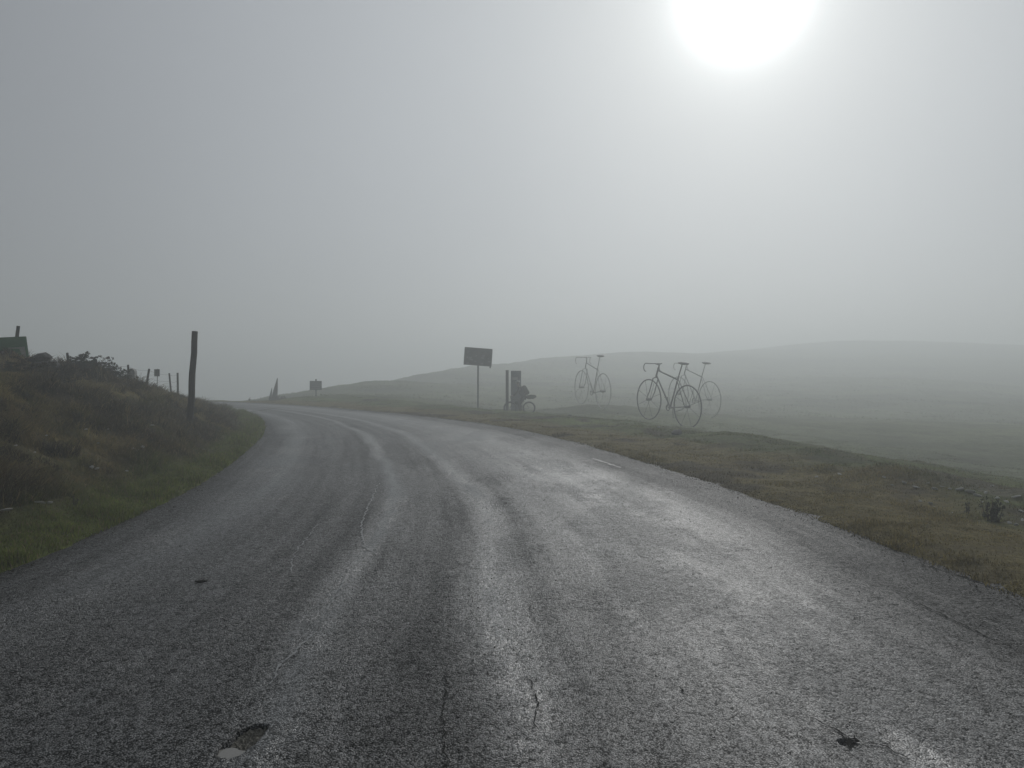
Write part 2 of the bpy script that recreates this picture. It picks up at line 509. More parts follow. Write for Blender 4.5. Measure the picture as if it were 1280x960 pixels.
CP = []
for i in range(0, len(LC), 8): CP.append((LC[i][0], LC[i][1], 0.0))
for i in range(0, len(RC), 6):
    CP.append((RC[i][0], RC[i][1], 0.0))
    if RC[i][1] < 33:
        for d, z in ((1.6, 0.0), (3.6, 0.05)):
            X, Y = normal_offset(RC, i, d); CP.append((X, Y, z))
CP += [(-0.6, 34.6, -0.10), (0.42, 40, -0.38), (1.6, 40, -0.40), (-1.74, 39, -0.13), (1.5, 31.5, -0.06), (2.6, 34, -0.24), (-4.5, 39.5, 0.0), (-6, 43, 0.12),
       (7.96, 34.5, -0.75), (6.7, 37.1, -0.55), (10.66, 41, -0.68), (9.6, 43.5, -0.5), (5.05, 42.2, -0.24), (4.2, 44.8, -0.1),
       (8, 12, -0.25), (5.7, 9, -0.08), (11.8, 20, -0.95), (17.7, 30, -1.24), (26.5, 45, -1.24), (9, 24, -0.75), (20, 20, -1.7), (20, 8, -1.4), (12, 3, -0.6), (22, -12, -1.2), (45, 20, -1.5), (60, 50, -2.4), (35, 30, -1.7),
       (8, 50, -0.9), (-4.5, 50, -0.15), (0.2, 47, -0.75), (-2.2, 46.5, -0.45), (3, 50, -0.8), (-12.9, 50, 0.30), (-15.3, 50.5, -0.05), (-18, 58, -0.3), (-25, 62, -0.9), (-60, 78, -1.6), (-40, 68, -1.0), (-40, 95, -4), (-20, 90, -1.5), (-60, 140, -9), (110, 0, -2), (60, -30, -2), (110, 60, -1)]


def ray(u, v, y):
    return ((u - 640.0) / F_PX * y, y, CAM_H - (v - HZ) / F_PX * y)


CP += [ray(*q) for q in [(455, 481, 68), (480, 476.5, 77), (540, 466.5, 101), (600, 456, 124), (680, 447.5, 147), (790, 440, 171), (900, 442.5, 183), (960, 438, 201), (1050, 426.5, 234), (1160, 427, 240), (1280, 430, 234), (1450, 424, 234), (1700, 420, 222),
                         (540, 490, 65), (600, 490, 72), (600, 472, 98), (680, 492, 72), (680, 466, 118), (790, 506, 62), (790, 482, 96), (790, 460, 134), (900, 512, 60), (900, 486, 96), (900, 462, 142), (1050, 520, 58), (1050, 498, 78), (1050, 466, 138), (1050, 440, 198),
                         (1200, 522, 60), (1200, 502, 76), (1200, 478, 108), (1200, 450, 165), (1450, 508, 96), (1450, 450, 180),
                         (480, 500, 132), (600, 475, 180), (720, 468, 240), (850, 455, 282), (1050, 440, 324), (1280, 442, 324)]]
CP = np.array(CP)


def _tps(r2):
    return np.where(r2 > 1e-9, 0.5 * r2 * np.log(np.maximum(r2, 1e-12)), 0.0)


_n = len(CP)
_K = _tps((CP[:, None, 0] - CP[None, :, 0]) ** 2 + (CP[:, None, 1] - CP[None, :, 1]) ** 2) + np.eye(_n) * 0.05
_P = np.c_[np.ones(_n), CP[:, :2]]
_A = np.block([[_K, _P], [_P.T, np.zeros((3, 3))]])
_W = np.linalg.solve(_A, np.r_[CP[:, 2], 0, 0, 0])


def rbf(x, y):
    z = _W[_n] + _W[_n + 1] * x + _W[_n + 2] * y
    for i in range(_n):
        z = z + _W[i] * _tps((x - CP[i, 0]) ** 2 + (y - CP[i, 1]) ** 2)
    return z


BH_Y = [-40, 0, 6, 12, 20, 25, 30, 35, 42, 50, 70]
BH_Z = [1.4, 1.45, 1.45, 1.45, 1.45, 1.22, 0.85, 0.45, 0.10, -0.1, -0.6]


def terrain(x, y, detail=True):
    x = np.asarray(x, float).ravel(); y = np.asarray(y, float).ravel()
    dl, yl = sdist(x, y, LC); dr, _ = sdist(x, y, RC)
    dl = -dl                                   # positive: left of the left edge
    r = np.hypot(x, y)
    xc = np.clip(x, -115, 230); yc = np.clip(y, -40, 310)
    z = rbf(xc, yc)
    far = sstep(270, 380, r)
    z = z * (1 - far) + far * (-0.05 * (r - 60))
    # left bank
    H = np.interp(yl, BH_Y, BH_Z)
    toe = 0.7 + 0.25 * fbm(yl * 0.35, yl * 0 + 3, 2, 5)
    p = np.clip((dl - toe) / 3.6, 0, 1)
    p = p * (1.55 - 0.55 * p)                  # convex bank
    p = np.clip(p, 0, 1)
    zb = 0.03 + H * p - 0.05 * np.clip(dl - 4.6, 0, 60) - 0.03 * np.clip(dl - 30, 0, 500)
    bump = fbm(x * 0.8, y * 0.8, 4, 21) * 0.26 + fbm(x * 2.6, y * 2.6, 3, 22) * 0.15
    zb = zb + bump * np.clip((dl - toe) / 1.2, 0, 1) * np.clip(H, 0.15, 1.0)
    zb = zb + 0.46 * np.exp(-((x + 12.6) / 2.3) ** 2 - ((y - 17.6) / 2.4) ** 2)
    left = dl > 0
    zb = np.where(left, zb * (1 - far) + far * np.minimum(zb, -0.055 * (r - 60)), 0)
    z = np.where(left, zb, z)
    right = np.clip(dr - 0.4, 0, None)
    rb = fbm(x * 0.5, y * 0.5, 4, 31) * 0.16 + fbm(x * 1.8, y * 1.8, 3, 32) * 0.06
    big = fbm(x * 0.05, y * 0.05, 4, 33) * 0.28 * sstep(60, 110, y)
    z = z + np.where(dr > 0, (rb * np.clip(right / 3.0, 0, 1) + big), 0)
    if detail:
        z = z + np.where((dr > 0.05) | (dl > 0.05), fbm(x * 6, y * 6, 3, 41) * 0.022, 0)
    # ragged turf edge against the asphalt
    e = np.maximum(dl, dr)
    rag = fbm(x * 3.1, y * 3.1, 4, 51) * 0.024 + fbm(x * 0.7, y * 0.7, 2, 52) * 0.02
    edge = -0.010 + 0.055 * sstep(-0.12, 0.30, e) + rag * sstep(-0.25, 0.05, e)
    onroad = 1 - sstep(-0.30, -0.05, e)
    z = np.where(e < 0, edge - 0.09 * onroad, z + edge * (1 - sstep(0.3, 1.5, e)) + 0.02 * sstep(0.3, 1.5, e))
    return z, dl, dr, yl


def axis(lo, a, b, hi, step, g):
    c = list(np.arange(a, b + 1e-6, step)); s = step
    while c[-1] < hi: s *= g; c.append(c[-1] + s)
    s = step; pre = []
    v = a
    while v > lo: s *= g; v -= s; pre.append(v)
    return np.array(pre[::-1] + c)


gx = axis(-480, -15, 12, 480, 0.11, 1.07)
gy = axis(-60, 2.5, 26, 560, 0.11, 1.03)
GX, GY = np.meshgrid(gx, gy)
gz, gdl, gdr, gyl = terrain(GX, GY)
gxf, gyf = GX.ravel(), GY.ravel()
nx_, ny_ = len(gx), len(gy)
ii = np.arange(nx_ * ny_).reshape(ny_, nx_)
quads = np.stack([ii[:-1, :-1], ii[:-1, 1:], ii[1:, 1:], ii[1:, :-1]], -1).reshape(-1, 4)


_GZ, _GL, _GR = gz.reshape(ny_, nx_), gdl.reshape(ny_, nx_), gdr.reshape(ny_, nx_)


def look(x, y):
    """height and edge distances by bilinear lookup in the ground sheet"""
    x = np.asarray(x, float).ravel(); y = np.asarray(y, float).ravel()
    i = np.clip(np.searchsorted(gx, x) - 1, 0, nx_ - 2); j = np.clip(np.searchsorted(gy, y) - 1, 0, ny_ - 2)
    fx = np.clip((x - gx[i]) / (gx[i + 1] - gx[i]), 0, 1); fy = np.clip((y - gy[j]) / (gy[j + 1] - gy[j]), 0, 1)
    return [(G[j, i] * (1 - fx) + G[j, i + 1] * fx) * (1 - fy) + (G[j + 1, i] * (1 - fx) + G[j + 1, i + 1] * fx) * fy for G in (_GZ, _GL, _GR)]


def ground_z(x, y):
    return float(look([x], [y])[0][0])


def turf_color(x, y, dl, dr):
    """ground cover colours: green verge, brown dry grass and heath, gravelly turf, far pasture paled as fog"""
    n = fbm(x * 0.35, y * 0.35, 4, 61); n2 = fbm(x * 1.3, y * 1.3, 3, 62); n3 = fbm(x * 0.75 + 9, y * 0.75, 4, 63)
    green = np.array([0.135, 0.165, 0.035]); pale = np.array([0.155, 0.178, 0.090])  # pale: pasture tone with fog brightness put into the colour
    tan = np.array([0.225, 0.182, 0.072]); heath = np.array([0.062, 0.047, 0.022]); olive = np.array([0.085, 0.088, 0.026])
    mixv = lambda p, q, k: p * (1 - k) + q * k
    col = lambda v: np.repeat(v[None], len(x), 0)
    L = dl > -0.5
    k = sstep(0.45, 1.0, dl + 0.4 * n)[:, None]
    cb = mixv(col(heath), col(tan), sstep(-0.25, 0.45, n3 + 0.16 * (dl - 2.2))[:, None])
    cb = mixv(cb, col(olive), sstep(0.0, 0.4, n2 - 0.08 * (dl - 2))[:, None] * 0.75)
    cl = mixv(col(green), cb, k)
    # right verge: brown band beside the road, green past it, bare stony soil, hollow and hill pasture tinted paler to imitate thicker fog
    br = np.array([0.215, 0.178, 0.070]); ol = np.array([0.140, 0.172, 0.048])
    cr = mixv(col(br), col(ol) * (0.85 + 0.5 * n)[:, None], sstep(1.5, 3.0, dr + 1.4 * n)[:, None])
    cr = mixv(cr, col(np.array([0.065, 0.050, 0.028])), sstep(0.12, 0.45, n3)[:, None] * 0.8)
    soil = np.exp(-(((x - 7.2) / 1.6) ** 2 + ((y - 11.6) / 1.3) ** 2))
    cr = mixv(cr, col(np.array([0.17, 0.155, 0.12])), (sstep(0.25, 0.7, soil + 0.45 * n2) * 0.75)[:, None])
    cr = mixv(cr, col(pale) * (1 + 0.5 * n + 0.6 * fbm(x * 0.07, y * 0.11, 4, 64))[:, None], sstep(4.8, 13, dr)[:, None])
    return np.where(L[:, None], cl, cr)


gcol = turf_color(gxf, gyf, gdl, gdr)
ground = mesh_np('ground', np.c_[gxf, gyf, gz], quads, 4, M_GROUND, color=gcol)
tag(ground, kind='structure')

# ------------------------------------------------------------------ road
def refine(base, centers):
    s = set(np.round(base, 5))
    for c, half, st in centers: s |= set(np.round(np.arange(c - half, c + half, st), 5))
    return np.array(sorted(s))


# (s along, t across) -> position
arc = np.linspace(0, 1, len(LC))
yy_near = refine(np.r_[np.arange(-24, 1.5, 0.6), np.arange(1.5, 9, 0.06), np.arange(9, 20, 0.15)], [(3.33, 0.20, 0.006)])
# index of the polyline by its left y (monotonic)
mid_y = 0.5 * (LC[:, 1] + RC[:, 1])
sv = list(np.interp(yy_near, mid_y, arc)) + list(np.linspace(np.interp(20.2, mid_y, arc), 1, 150))
sv = np.array(sv)
Lx, Ly = np.interp(sv, arc, LC[:, 0]), np.interp(sv, arc, LC[:, 1])
Rx, Ry = np.interp(sv, arc, RC[:, 0]), np.interp(sv, arc, RC[:, 1])
w_near = 7.9
tc_ = refine(np.linspace(-0.03, 1.03, 130), [((-1.19 + 4.13) / w_near, 0.013, 0.0007), ((1.47 + 4.13) / w_near, 0.02, 0.0014)])
RXX = Lx[:, None] + (Rx - Lx)[:, None] * tc_[None]; RYY = Ly[:, None] + (Ry - Ly)[:, None] * tc_[None]
along = np.r_[0, np.cumsum(np.hypot(np.diff(0.5 * (Lx + Rx)), np.diff(0.5 * (Ly + Ry))))]
RU = np.repeat(tc_[None], len(sv), 0); RV = np.repeat(along[:, None], len(tc_), 1)
RZ = fbm(RXX * 0.5, RYY * 0.5, 3, 71) * 0.006 + fbm(RXX * 2.2, RYY * 2.2, 2, 72) * 0.0025 + fbm(RXX * 11, RYY * 11, 2, 73) * 0.0012


def hole(cx, cy, dx, dy, a, b, depth, seed, tilt=0.0):
    n = math.hypot(dx, dy); dx, dy = dx / n, dy / n
    p = (RXX - cx) * dx + (RYY - cy) * dy; q = (RXX - cx) * dy - (RYY - cy) * dx
    rr = (np.abs(p / a) ** 2.6 + np.abs(q / b) ** 2.6) ** (1 / 2.6) + fbm(RXX * 22, RYY * 22, 3, seed) * 0.22
    m = 1 - sstep(0.84, 1.0, rr)
    floor = depth * (1 - tilt * p / a) + fbm(RXX * 60, RYY * 60, 3, seed + 5) * 0.009
    return -m * floor


RZ = RZ + hole(-1.182, 3.335, 0.05, 0.3, 0.165, 0.066, 0.065, 81, 0.0) + hole(1.47, 3.32, 1, 0.2, 0.05, 0.03, 0.018, 85)
# dark, sunken spots where the seal coat has come off
for (u, v, a, b, dp) in [(570, 778, 0.16, 0.10, 0.008), (254, 727, 0.05, 0.03, 0.0), (345, 810, 0.05, 0.08, 0.004)]:
    if dp:
        c = px(u, v); RZ = RZ + hole(c.x, c.y, 1, 0.3, a, b, dp, 91 + u)
jj = np.arange(RXX.size).reshape(RXX.shape)
rq = np.stack([jj[:-1, :-1], jj[:-1, 1:], jj[1:, 1:], jj[1:, :-1]], -1).reshape(-1, 4)
road = mesh_np('road', np.c_[RXX.ravel(), RYY.ravel(), RZ.ravel()], rq, 4, M_ASPHALT, uv=np.c_[RU.ravel(), RV.ravel()])
tag(road, kind='structure')

# gravel bed and puddle in the pothole
gu, gv = np.meshgrid(np.linspace(-0.078, 0.078, 40), np.linspace(-0.175, 0.175, 84))
bx_, by_ = -1.182 + gu + gv * 0.16, 3.335 + gv
bz_ = -0.034 + 0.010 * (gv / 0.175) + np.abs(fbm(bx_ * 70, by_ * 70, 3, 15)) * 0.024 + fbm(bx_ * 16, by_ * 16, 2, 16) * 0.006
kk = np.arange(gu.size).reshape(gu.shape)
M_BED = simple('brown_gravel_bed', (0.13, 0.122, 0.10), (0.42, 0.40, 0.35), 0.75, 90, 0.8, 0.3)
mesh_np('gravel_bed', np.c_[bx_.ravel(), by_.ravel(), bz_.ravel()], np.stack([kk[:-1, :-1], kk[:-1, 1:], kk[1:, 1:], kk[1:, :-1]], -1).reshape(-1, 4), 4, M_BED, road, smooth=False)
mb = MB(); ring = []
for k in range(28):
    a = 2 * math.pi * k / 28; rr_ = 1 + 0.12 * math.sin(3 * a + 1) + 0.08 * math.sin(5 * a)
    ring.append((-1.205 + 0.070 * rr_ * math.cos(a), 3.232 + 0.066 * rr_ * math.sin(a), -0.014))
mb.add(ring, [tuple(range(28))]); mb.build('puddle', M_WATER, road)


def ribbon(pix, w, mat, name, z=0.0075, jit=0.006, close=6):
    """thin irregular strip along ground points given as photo pixels"""
    P = [px(u, v) for u, v in pix]; pts = []
    for a, b in zip(P[:-1], P[1:]):
        n = max(2, int((b - a).length / 0.022))
        for k in range(n): pts.append(a.lerp(b, k / n))
    pts.append(P[-1]); vs, fs = [], []
    off = 0.0
    for i, p in enumerate(pts):
        a, b = pts[max(i - 1, 0)], pts[min(i + 1, len(pts) - 1)]
        t_ = (b - a).normalized(); nn = Vector((t_.y, -t_.x, 0))
        off = off * 0.55 + random.gauss(0, jit)
        skip = 0.12 if random.random() < 0.15 else 1.0
        fade = min(1, i / close, (len(pts) - 1 - i) / close)
        ww = w * skip * (0.25 + 1.0 * random.random()) * (0.25 + 0.75 * fade) / 2
        c = p + nn * off
        vs += [c + nn * ww + Vector((0, 0, z)), c - nn * ww + Vector((0, 0, z))]
    for i in range(len(pts) - 1): fs.append((2 * i, 2 * i + 1, 2 * i + 3, 2 * i + 2))
    MB().add(vs, fs).build(name, mat, road)


for pix, w in [([(434, 720), (417, 747), (402, 778)], 0.016), ([(396, 790), (372, 812), (346, 838), (338, 858)], 0.016),
               ([(474, 604), (462, 630), (451, 656), (455, 684), (472, 694)], 0.022), ([(398, 655), (370, 690), (362, 716)], 0.014)]:
    ribbon(pix, w, M_SEAL, 'sealed_crack')
for pix, w in [([(596, 818), (612, 846), (642, 845), (665, 853), (674, 880), (668, 905), (690, 930)], 0.0045), ([(556, 838), (555, 880), (557, 958)], 0.006),
               ([(1128, 748), (1180, 770), (1230, 795), (1282, 816)], 0.010), ([(990, 890), (1032, 906), (1060, 926), (1100, 934), (1152, 956)], 0.007),
               ([(1216, 764), (1245, 778), (1284, 786)], 0.008), ([(838, 850), (850, 866), (866, 878)], 0.007), ([(660, 750), (664, 770), (680, 790)], 0.006), ([(1150, 705), (1205, 722), (1262, 742)], 0.012)]:
    ribbon(pix, w * 1.5, M_CRACK, 'crack')
for k, pts in enumerate([[(1047, 921), (1058, 924), (1070, 926)], [(1053, 928), (1064, 930), (1077, 934)], [(1060, 918), (1064, 926), (1063, 938)], [(1072, 922), (1066, 930), (1056, 934)]]):
    ribbon(pts, 0.020, M_CRACK, 'broken_spot_shade', z=0.0070 + 0.0006 * k, close=2, jit=0.012)  # dark strips paint the shade inside the broken hollow
for pix, w in [([(741, 573.5), (758, 579), (776, 585)], 0.07), ([(612, 559), (640, 561)], 0.05), ([(790, 566), (800, 567), (812, 567)], 0.06), ([(820, 573), (838, 574)], 0.05)]:
    ribbon(pix, w, M_PAINT, 'edge_line_remnant', close=2, jit=0.006)


# ------------------------------------------------------------------ grass
def blades(name, n, region, hmin, hmax, width, colfn, maxr, lean=0.6, seed=1, rnear=4.0, pw=1.6):
    r_ = np.random.default_rng(seed); xs, ys = [], []
    tot = 0
    while tot < n:
        m = n * 3
        az = r_.uniform(-0.80, 0.80, m)                       # azimuth about the camera's place, density falls with distance
        u = r_.random(m); a = 2 - pw
        rr = (rnear ** a + u * (maxr ** a - rnear ** a)) ** (1 / a)
        x, y = rr * np.sin(az), rr * np.cos(az)
        _, dl, dr = look(x, y)
        k = region(x, y, dl, dr, r_)
        xs.append(x[k]); ys.append(y[k]); tot += k.sum()
    x = np.concatenate(xs)[:n]; y = np.concatenate(ys)[:n]
    z, dl, dr = look(x, y)
    z = np.where(np.maximum(dl, dr) < 0.4, np.maximum(z, 0.0), z)
    clump = 0.30 + 1.7 * np.clip(0.5 + 1.1 * fbm(x * 2.0, y * 2.0, 3, seed + 9), 0, 1) ** 1.6
    h = r_.uniform(hmin, hmax, n) * clump
    h = h * np.where((dr > -1) & (dr < 0.35), 1.7, 1.0)
    w = width * r_.uniform(0.6, 1.3, n) * (1 + np.hypot(x, y) / 22)
    th = r_.uniform(0, 2 * np.pi, n); fa = r_.uniform(0, 2 * np.pi, n)
    ln = lean * r_.uniform(0.2, 1.3, n) * h
    bx, by = np.cos(fa) * w, np.sin(fa) * w
    lx, ly = np.cos(th) * ln, np.sin(th) * ln
    z0 = z - 0.012
    V = np.empty((n, 5, 3))
    V[:, 0] = np.c_[x - bx, y - by, z0]; V[:, 1] = np.c_[x + bx, y + by, z0]
    V[:, 2] = np.c_[x - bx * 0.75 + lx * 0.35, y - by * 0.75 + ly * 0.35, z + h * 0.62]
    V[:, 3] = np.c_[x + bx * 0.75 + lx * 0.35, y + by * 0.75 + ly * 0.35, z + h * 0.62]
    V[:, 4] = np.c_[x + lx, y + ly, z + h * r_.uniform(0.75, 1.0, n)]
    b = np.arange(n)[:, None] * 5
    F = np.concatenate([b + 0, b + 1, b + 3, b + 2, b + 2, b + 3, b + 4], 1)
    loops = np.tile([4, 3], n)
    c = colfn(x, y, dl, dr) * r_.uniform(0.6, 1.45, n)[:, None]
    # some straw-coloured dry blades
    dry = r_.random(n) < 0.18
    c[dry] = np.array([0.22, 0.18, 0.095]) * r_.uniform(0.5, 1.2, dry.sum())[:, None]
    C = np.repeat(c, 5, 0)
    o = mesh_np(name, V.reshape(-1, 3), F, loops, M_BLADE, smooth=False, color=C)
    return o


g = blades('bank_grass', 190000, lambda x, y, dl, dr, r_: (dl > 0.8) & (dl < 9) & (y > 4) & (r_.random(len(x)) < 0.18 + 0.82 * (fbm(x * 1.5, y * 1.5, 3, 78) > -0.08)), 0.04, 0.19, 0.0035, turf_color, 46, 1.5, 3, 6.0)
tag(g, 'brown and olive tufts of dry grass covering the left bank', 'grass', kind='stuff')
def heath_color(x, y, dl, dr):
    return np.repeat(np.array([[0.058, 0.047, 0.024]]), len(x), 0)


g = blades('heather', 70000, lambda x, y, dl, dr, r_: (dl > 1.0) & (dl < 7) & (y > 4) & (fbm(x * 1.9, y * 1.9, 3, 91) > 0.12), 0.05, 0.16, 0.005, heath_color, 42, 0.8, 13, 6.0)
tag(g, 'dark brown heather clumps between the dry tufts on the left bank', 'heather', kind='stuff')
g = blades('verge_grass', 60000, lambda x, y, dl, dr, r_: (dl > -0.06) & (dl < 1.3) & (y > 4), 0.03, 0.10, 0.003, turf_color, 46, 0.7, 5, 5.0)
tag(g, 'short green grass strip between the bank and the asphalt', 'grass', kind='stuff')
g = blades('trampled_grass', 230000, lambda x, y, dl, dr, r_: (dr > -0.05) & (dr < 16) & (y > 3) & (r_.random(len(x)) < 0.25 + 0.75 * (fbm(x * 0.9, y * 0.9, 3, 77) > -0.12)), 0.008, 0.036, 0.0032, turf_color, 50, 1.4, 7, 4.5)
tag(g, 'short trampled brown and green grass on the right verge', 'grass', kind='stuff')


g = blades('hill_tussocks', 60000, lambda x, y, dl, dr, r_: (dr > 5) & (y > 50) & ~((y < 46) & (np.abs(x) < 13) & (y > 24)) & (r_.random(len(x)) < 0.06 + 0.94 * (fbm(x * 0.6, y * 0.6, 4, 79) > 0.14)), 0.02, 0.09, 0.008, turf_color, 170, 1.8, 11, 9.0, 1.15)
tag(g, 'haze-paled tussocky grass over the misty hollow and hillside', 'grass', kind='stuff')


# ------------------------------------------------------------------ stones
def rock_mesh(seed, flat=0.7):
    bm = bmesh.new(); bmesh.ops.create_icosphere(bm, subdivisions=2, radius=1.0)
    flat = flat * 0.8
    r_ = random.Random(seed); dirs = [Vector((r_.gauss(0, 1), r_.gauss(0, 1), r_.gauss(0, 1))).normalized() for _ in range(9)]
    cut = [r_.uniform(0.38, 0.85) for _ in dirs]
    for v in bm.verts:
        d = v.co.normalized(); k = 1.0
        for q, c in zip(dirs, cut):
            s = d.dot(q)
            if s > 0.05: k = min(k, c / s)
        v.co = d * k * (1 + r_.uniform(-0.04, 0.04)); v.co.z *= flat
    me = bpy.data.meshes.new('rock'); bm.to_mesh(me); bm.free()
    return me


def rocks_of(mat, seeds, flat=0.7):
    out = []
    for s in seeds:
        m = rock_mesh(s, flat); m.materials.append(mat); out.append(m)
    return out


PALE, GREY = rocks_of(M_ROCK, (1, 2, 3, 4)), rocks_of(M_ROCKD, (5, 6, 7), 0.8)


def put_rock(name, me, p, s, label, group=None, sink=0.25, cat='stone'):
    o = bpy.data.objects.new(name, me); COL.objects.link(o)
    o.location = (p.x, p.y, p.z + s * (0.38 - sink)); s *= 0.85; o.scale = (s * random.uniform(0.8, 1.4), s * random.uniform(0.5, 0.9), s * random.uniform(0.5, 0.9))
    o.rotation_euler = (random.uniform(-0.3, 0.3), random.uniform(-0.3, 0.3), random.uniform(0, 6.3))
    return tag(o, label, cat, group)


def hit(u, v, ymin=3.0, ymax=140.0):
    """first place where the ray through photo pixel (u, v) meets the ground"""
    ys = np.geomspace(ymin, ymax, 1400)
    X = (u - 640.0) / F_PX * ys; Z = CAM_H - (v - HZ) / F_PX * ys
    tz = look(X, ys)[0]
    k = np.argmax(tz >= Z) if (tz >= Z).any() else len(ys) - 1
    return Vector((X[k], ys[k], tz[k]))


for (u, v, s) in [(166, 566, .055), (172, 568, .06), (177, 563, .05), (170, 572, .04)]:
    put_rock('stone', random.choice(PALE), hit(u, v) + Vector((0.02, -0.03, 0.045)), s * 1.3, 'small pale stone in the huddle of stones on the brown bank', 'huddle of pale stones on the bank')
for (u, v, s) in [(115, 589, .05), (121, 591, .05)]:
    put_rock('stone', random.choice(PALE), hit(u, v) + Vector((0.02, -0.03, 0.045)), s * 1.3, 'small pale stone of a pair low on the brown bank', 'pair of pale stones low on the bank')
for (u, v, s) in [(20, 563, .03), (44, 571, .035), (107, 541, .03), (122, 558, .025), (62, 634, .045), (50, 634, .04), (135, 540, .025), (158, 593, .03), (58, 549, .02), (190, 535, .035), (8, 645, .05)]:
    put_rock('stone', random.choice(PALE), hit(u, v) + Vector((0.02, -0.03, 0.045)), s * 1.3, 'tiny pale stone lying alone in the grass of the left bank', 'stones scattered on the left bank')
for (u, v, s) in [(1050, 594, .07), (1021, 597, .05), (1130, 604, .08), (1145, 610, .06), (1168, 612, .07), (1178, 609, .05), (1187, 612, .06), (1200, 613, .07), (1212, 616, .09), (1222, 620, .08), (1232, 617, .06), (1246, 624, .09), (1258, 628, .06), (1270, 622, .07), (1163, 630, .05), (1168, 634, .04), (1150, 627, .04), (1197, 645, .035), (1190, 642, .03), (1270, 657, .06), (1262, 655, .05), (1278, 651, .05), (1105, 597, .06), (1160, 605, .05), (1240, 608, .06), (1277, 640, .05), (1228, 628, .05), (1115, 607, .04), (1085, 606, .03)]:
    put_rock('stone', random.choice(PALE), hit(u, v), s * 0.95, 'small pale stone in the rubble spill beyond the right verge', 'stones of the rubble spill on the right')
for (u, v, s) in [(844, 541, .22), (712, 519, .13)]:
    pass
put_rock('boulder', GREY[0], hit(845, 543), 0.26, 'dark grey boulder at the edge of the right verge below the front sculpture', cat='boulder')
put_rock('boulder', GREY[1], hit(712, 520), 0.20, 'low dark grey boulder on the right verge by the bicycle sculpture standing apart', cat='boulder')
for (u, v, s) in [(823, 535, .09), (841, 520.5, .06)]:
    put_rock('stone', PALE[1], hit(u, v), s, 'white stone lying in the hollow under the front bicycle sculpture', 'white stones in the hollow')
# loose grit on the asphalt and its edge
V, Fc = [], []
r_ = np.random.default_rng(5); n = 5200
s_ = r_.random(n); gy_ = 2.6 + 15 * r_.random(n) ** 1.6
gxL = np.interp(gy_, LC[:, 1], LC[:, 0]); gxR = np.interp(gy_, RC[:90, 1], RC[:90, 0])
edge_bias = np.where(r_.random(n) < 0.5, r_.random(n), np.where(r_.random(n) < 0.7, 1 - 0.10 * r_.random(n) ** 1.3, 0.06 * r_.random(n)))
gxx = gxL + (gxR - gxL) * edge_bias
sz = r_.uniform(0.0018, 0.0055, n)
oc = np.array([(1, 0, 0), (0, 1, 0), (-1, 0, 0), (0, -1, 0), (0, 0, 1.0), (0, 0, -0.6)])
of = np.array([(0, 1, 4), (1, 2, 4), (2, 3, 4), (3, 0, 4), (1, 0, 5), (2, 1, 5), (3, 2, 5), (0, 3, 5)])
V = (oc[None] * sz[:, None, None] * r_.uniform(0.6, 1.3, (n, 6, 1)) + np.c_[gxx, gy_, np.full(n, 0.006)][:, None])
Fc = (of[None] + np.arange(n)[:, None, None] * 6)
t = NT('grit'); M_GRIT = t.set(color=t.ramp(t.voro(t.coord(), 40, 'F1', 'Color'), [(0.2, (0.015, 0.014, 0.013)), (0.75, (0.05, 0.048, 0.044)), (1.0, (0.2, 0.19, 0.18))]), rough=0.6, spec=0.3)
n2 = 11000
side = r_.random(n2) < 0.62
yy2 = 3.2 + 34 * r_.random(n2) ** 1.9
off2 = r_.normal(0.0, 0.13, n2) + 0.02
ex = np.where(side, np.interp(yy2, RC[:108, 1], RC[:108, 0]) + off2, np.interp(yy2, LC[:108, 1], LC[:108, 0]) - off2)
sz2 = r_.uniform(0.0015, 0.0055, n2) * (1 + yy2 / 30) * np.where(r_.random(n2) < 0.06, 1.8, 1.0)
zz2 = np.maximum(look(ex, yy2)[0], 0.004)
V2 = oc[None] * sz2[:, None, None] * r_.uniform(0.5, 1.4, (n2, 6, 1)) + np.c_[ex, yy2, zz2][:, None]
t = NT('edge_gravel'); M_EDGE = t.set(color=t.ramp(t.voro(t.coord(), 40, 'F1', 'Color'), [(0.2, (0.040, 0.033, 0.022)), (0.75, (0.085, 0.070, 0.046)), (0.98, (0.18, 0.16, 0.12))]), rough=0.8, spec=0.2)
eg = mesh_np('edge_gravel', V2.reshape(-1, 3), of[None] + np.arange(n2)[:, None, None] * 6, 3, M_EDGE, smooth=False)
tag(eg, 'brown gravel crumbs along both ragged edges of the asphalt', 'gravel', kind='stuff')
grit = mesh_np('grit', V.reshape(-1, 3), Fc, 3, M_GRIT, smooth=False)
tag(grit, 'loose grit scattered over the wet asphalt', 'grit', kind='stuff')
CL = rocks_of(M_CLOD, (11, 12, 13), 0.5)
for i, (u, v, s, l) in enumerate([(253, 727, .065, 'dark flattened clod of dirt lying on the left lane of the asphalt'), (820, 819, .026, 'little black clod on the asphalt in front of the bright wet sheen')]):
    p = px(u, v); p.z = 0.0
    put_rock('dirt_clod', CL[i], p, s, l, sink=0.35, cat='clod')

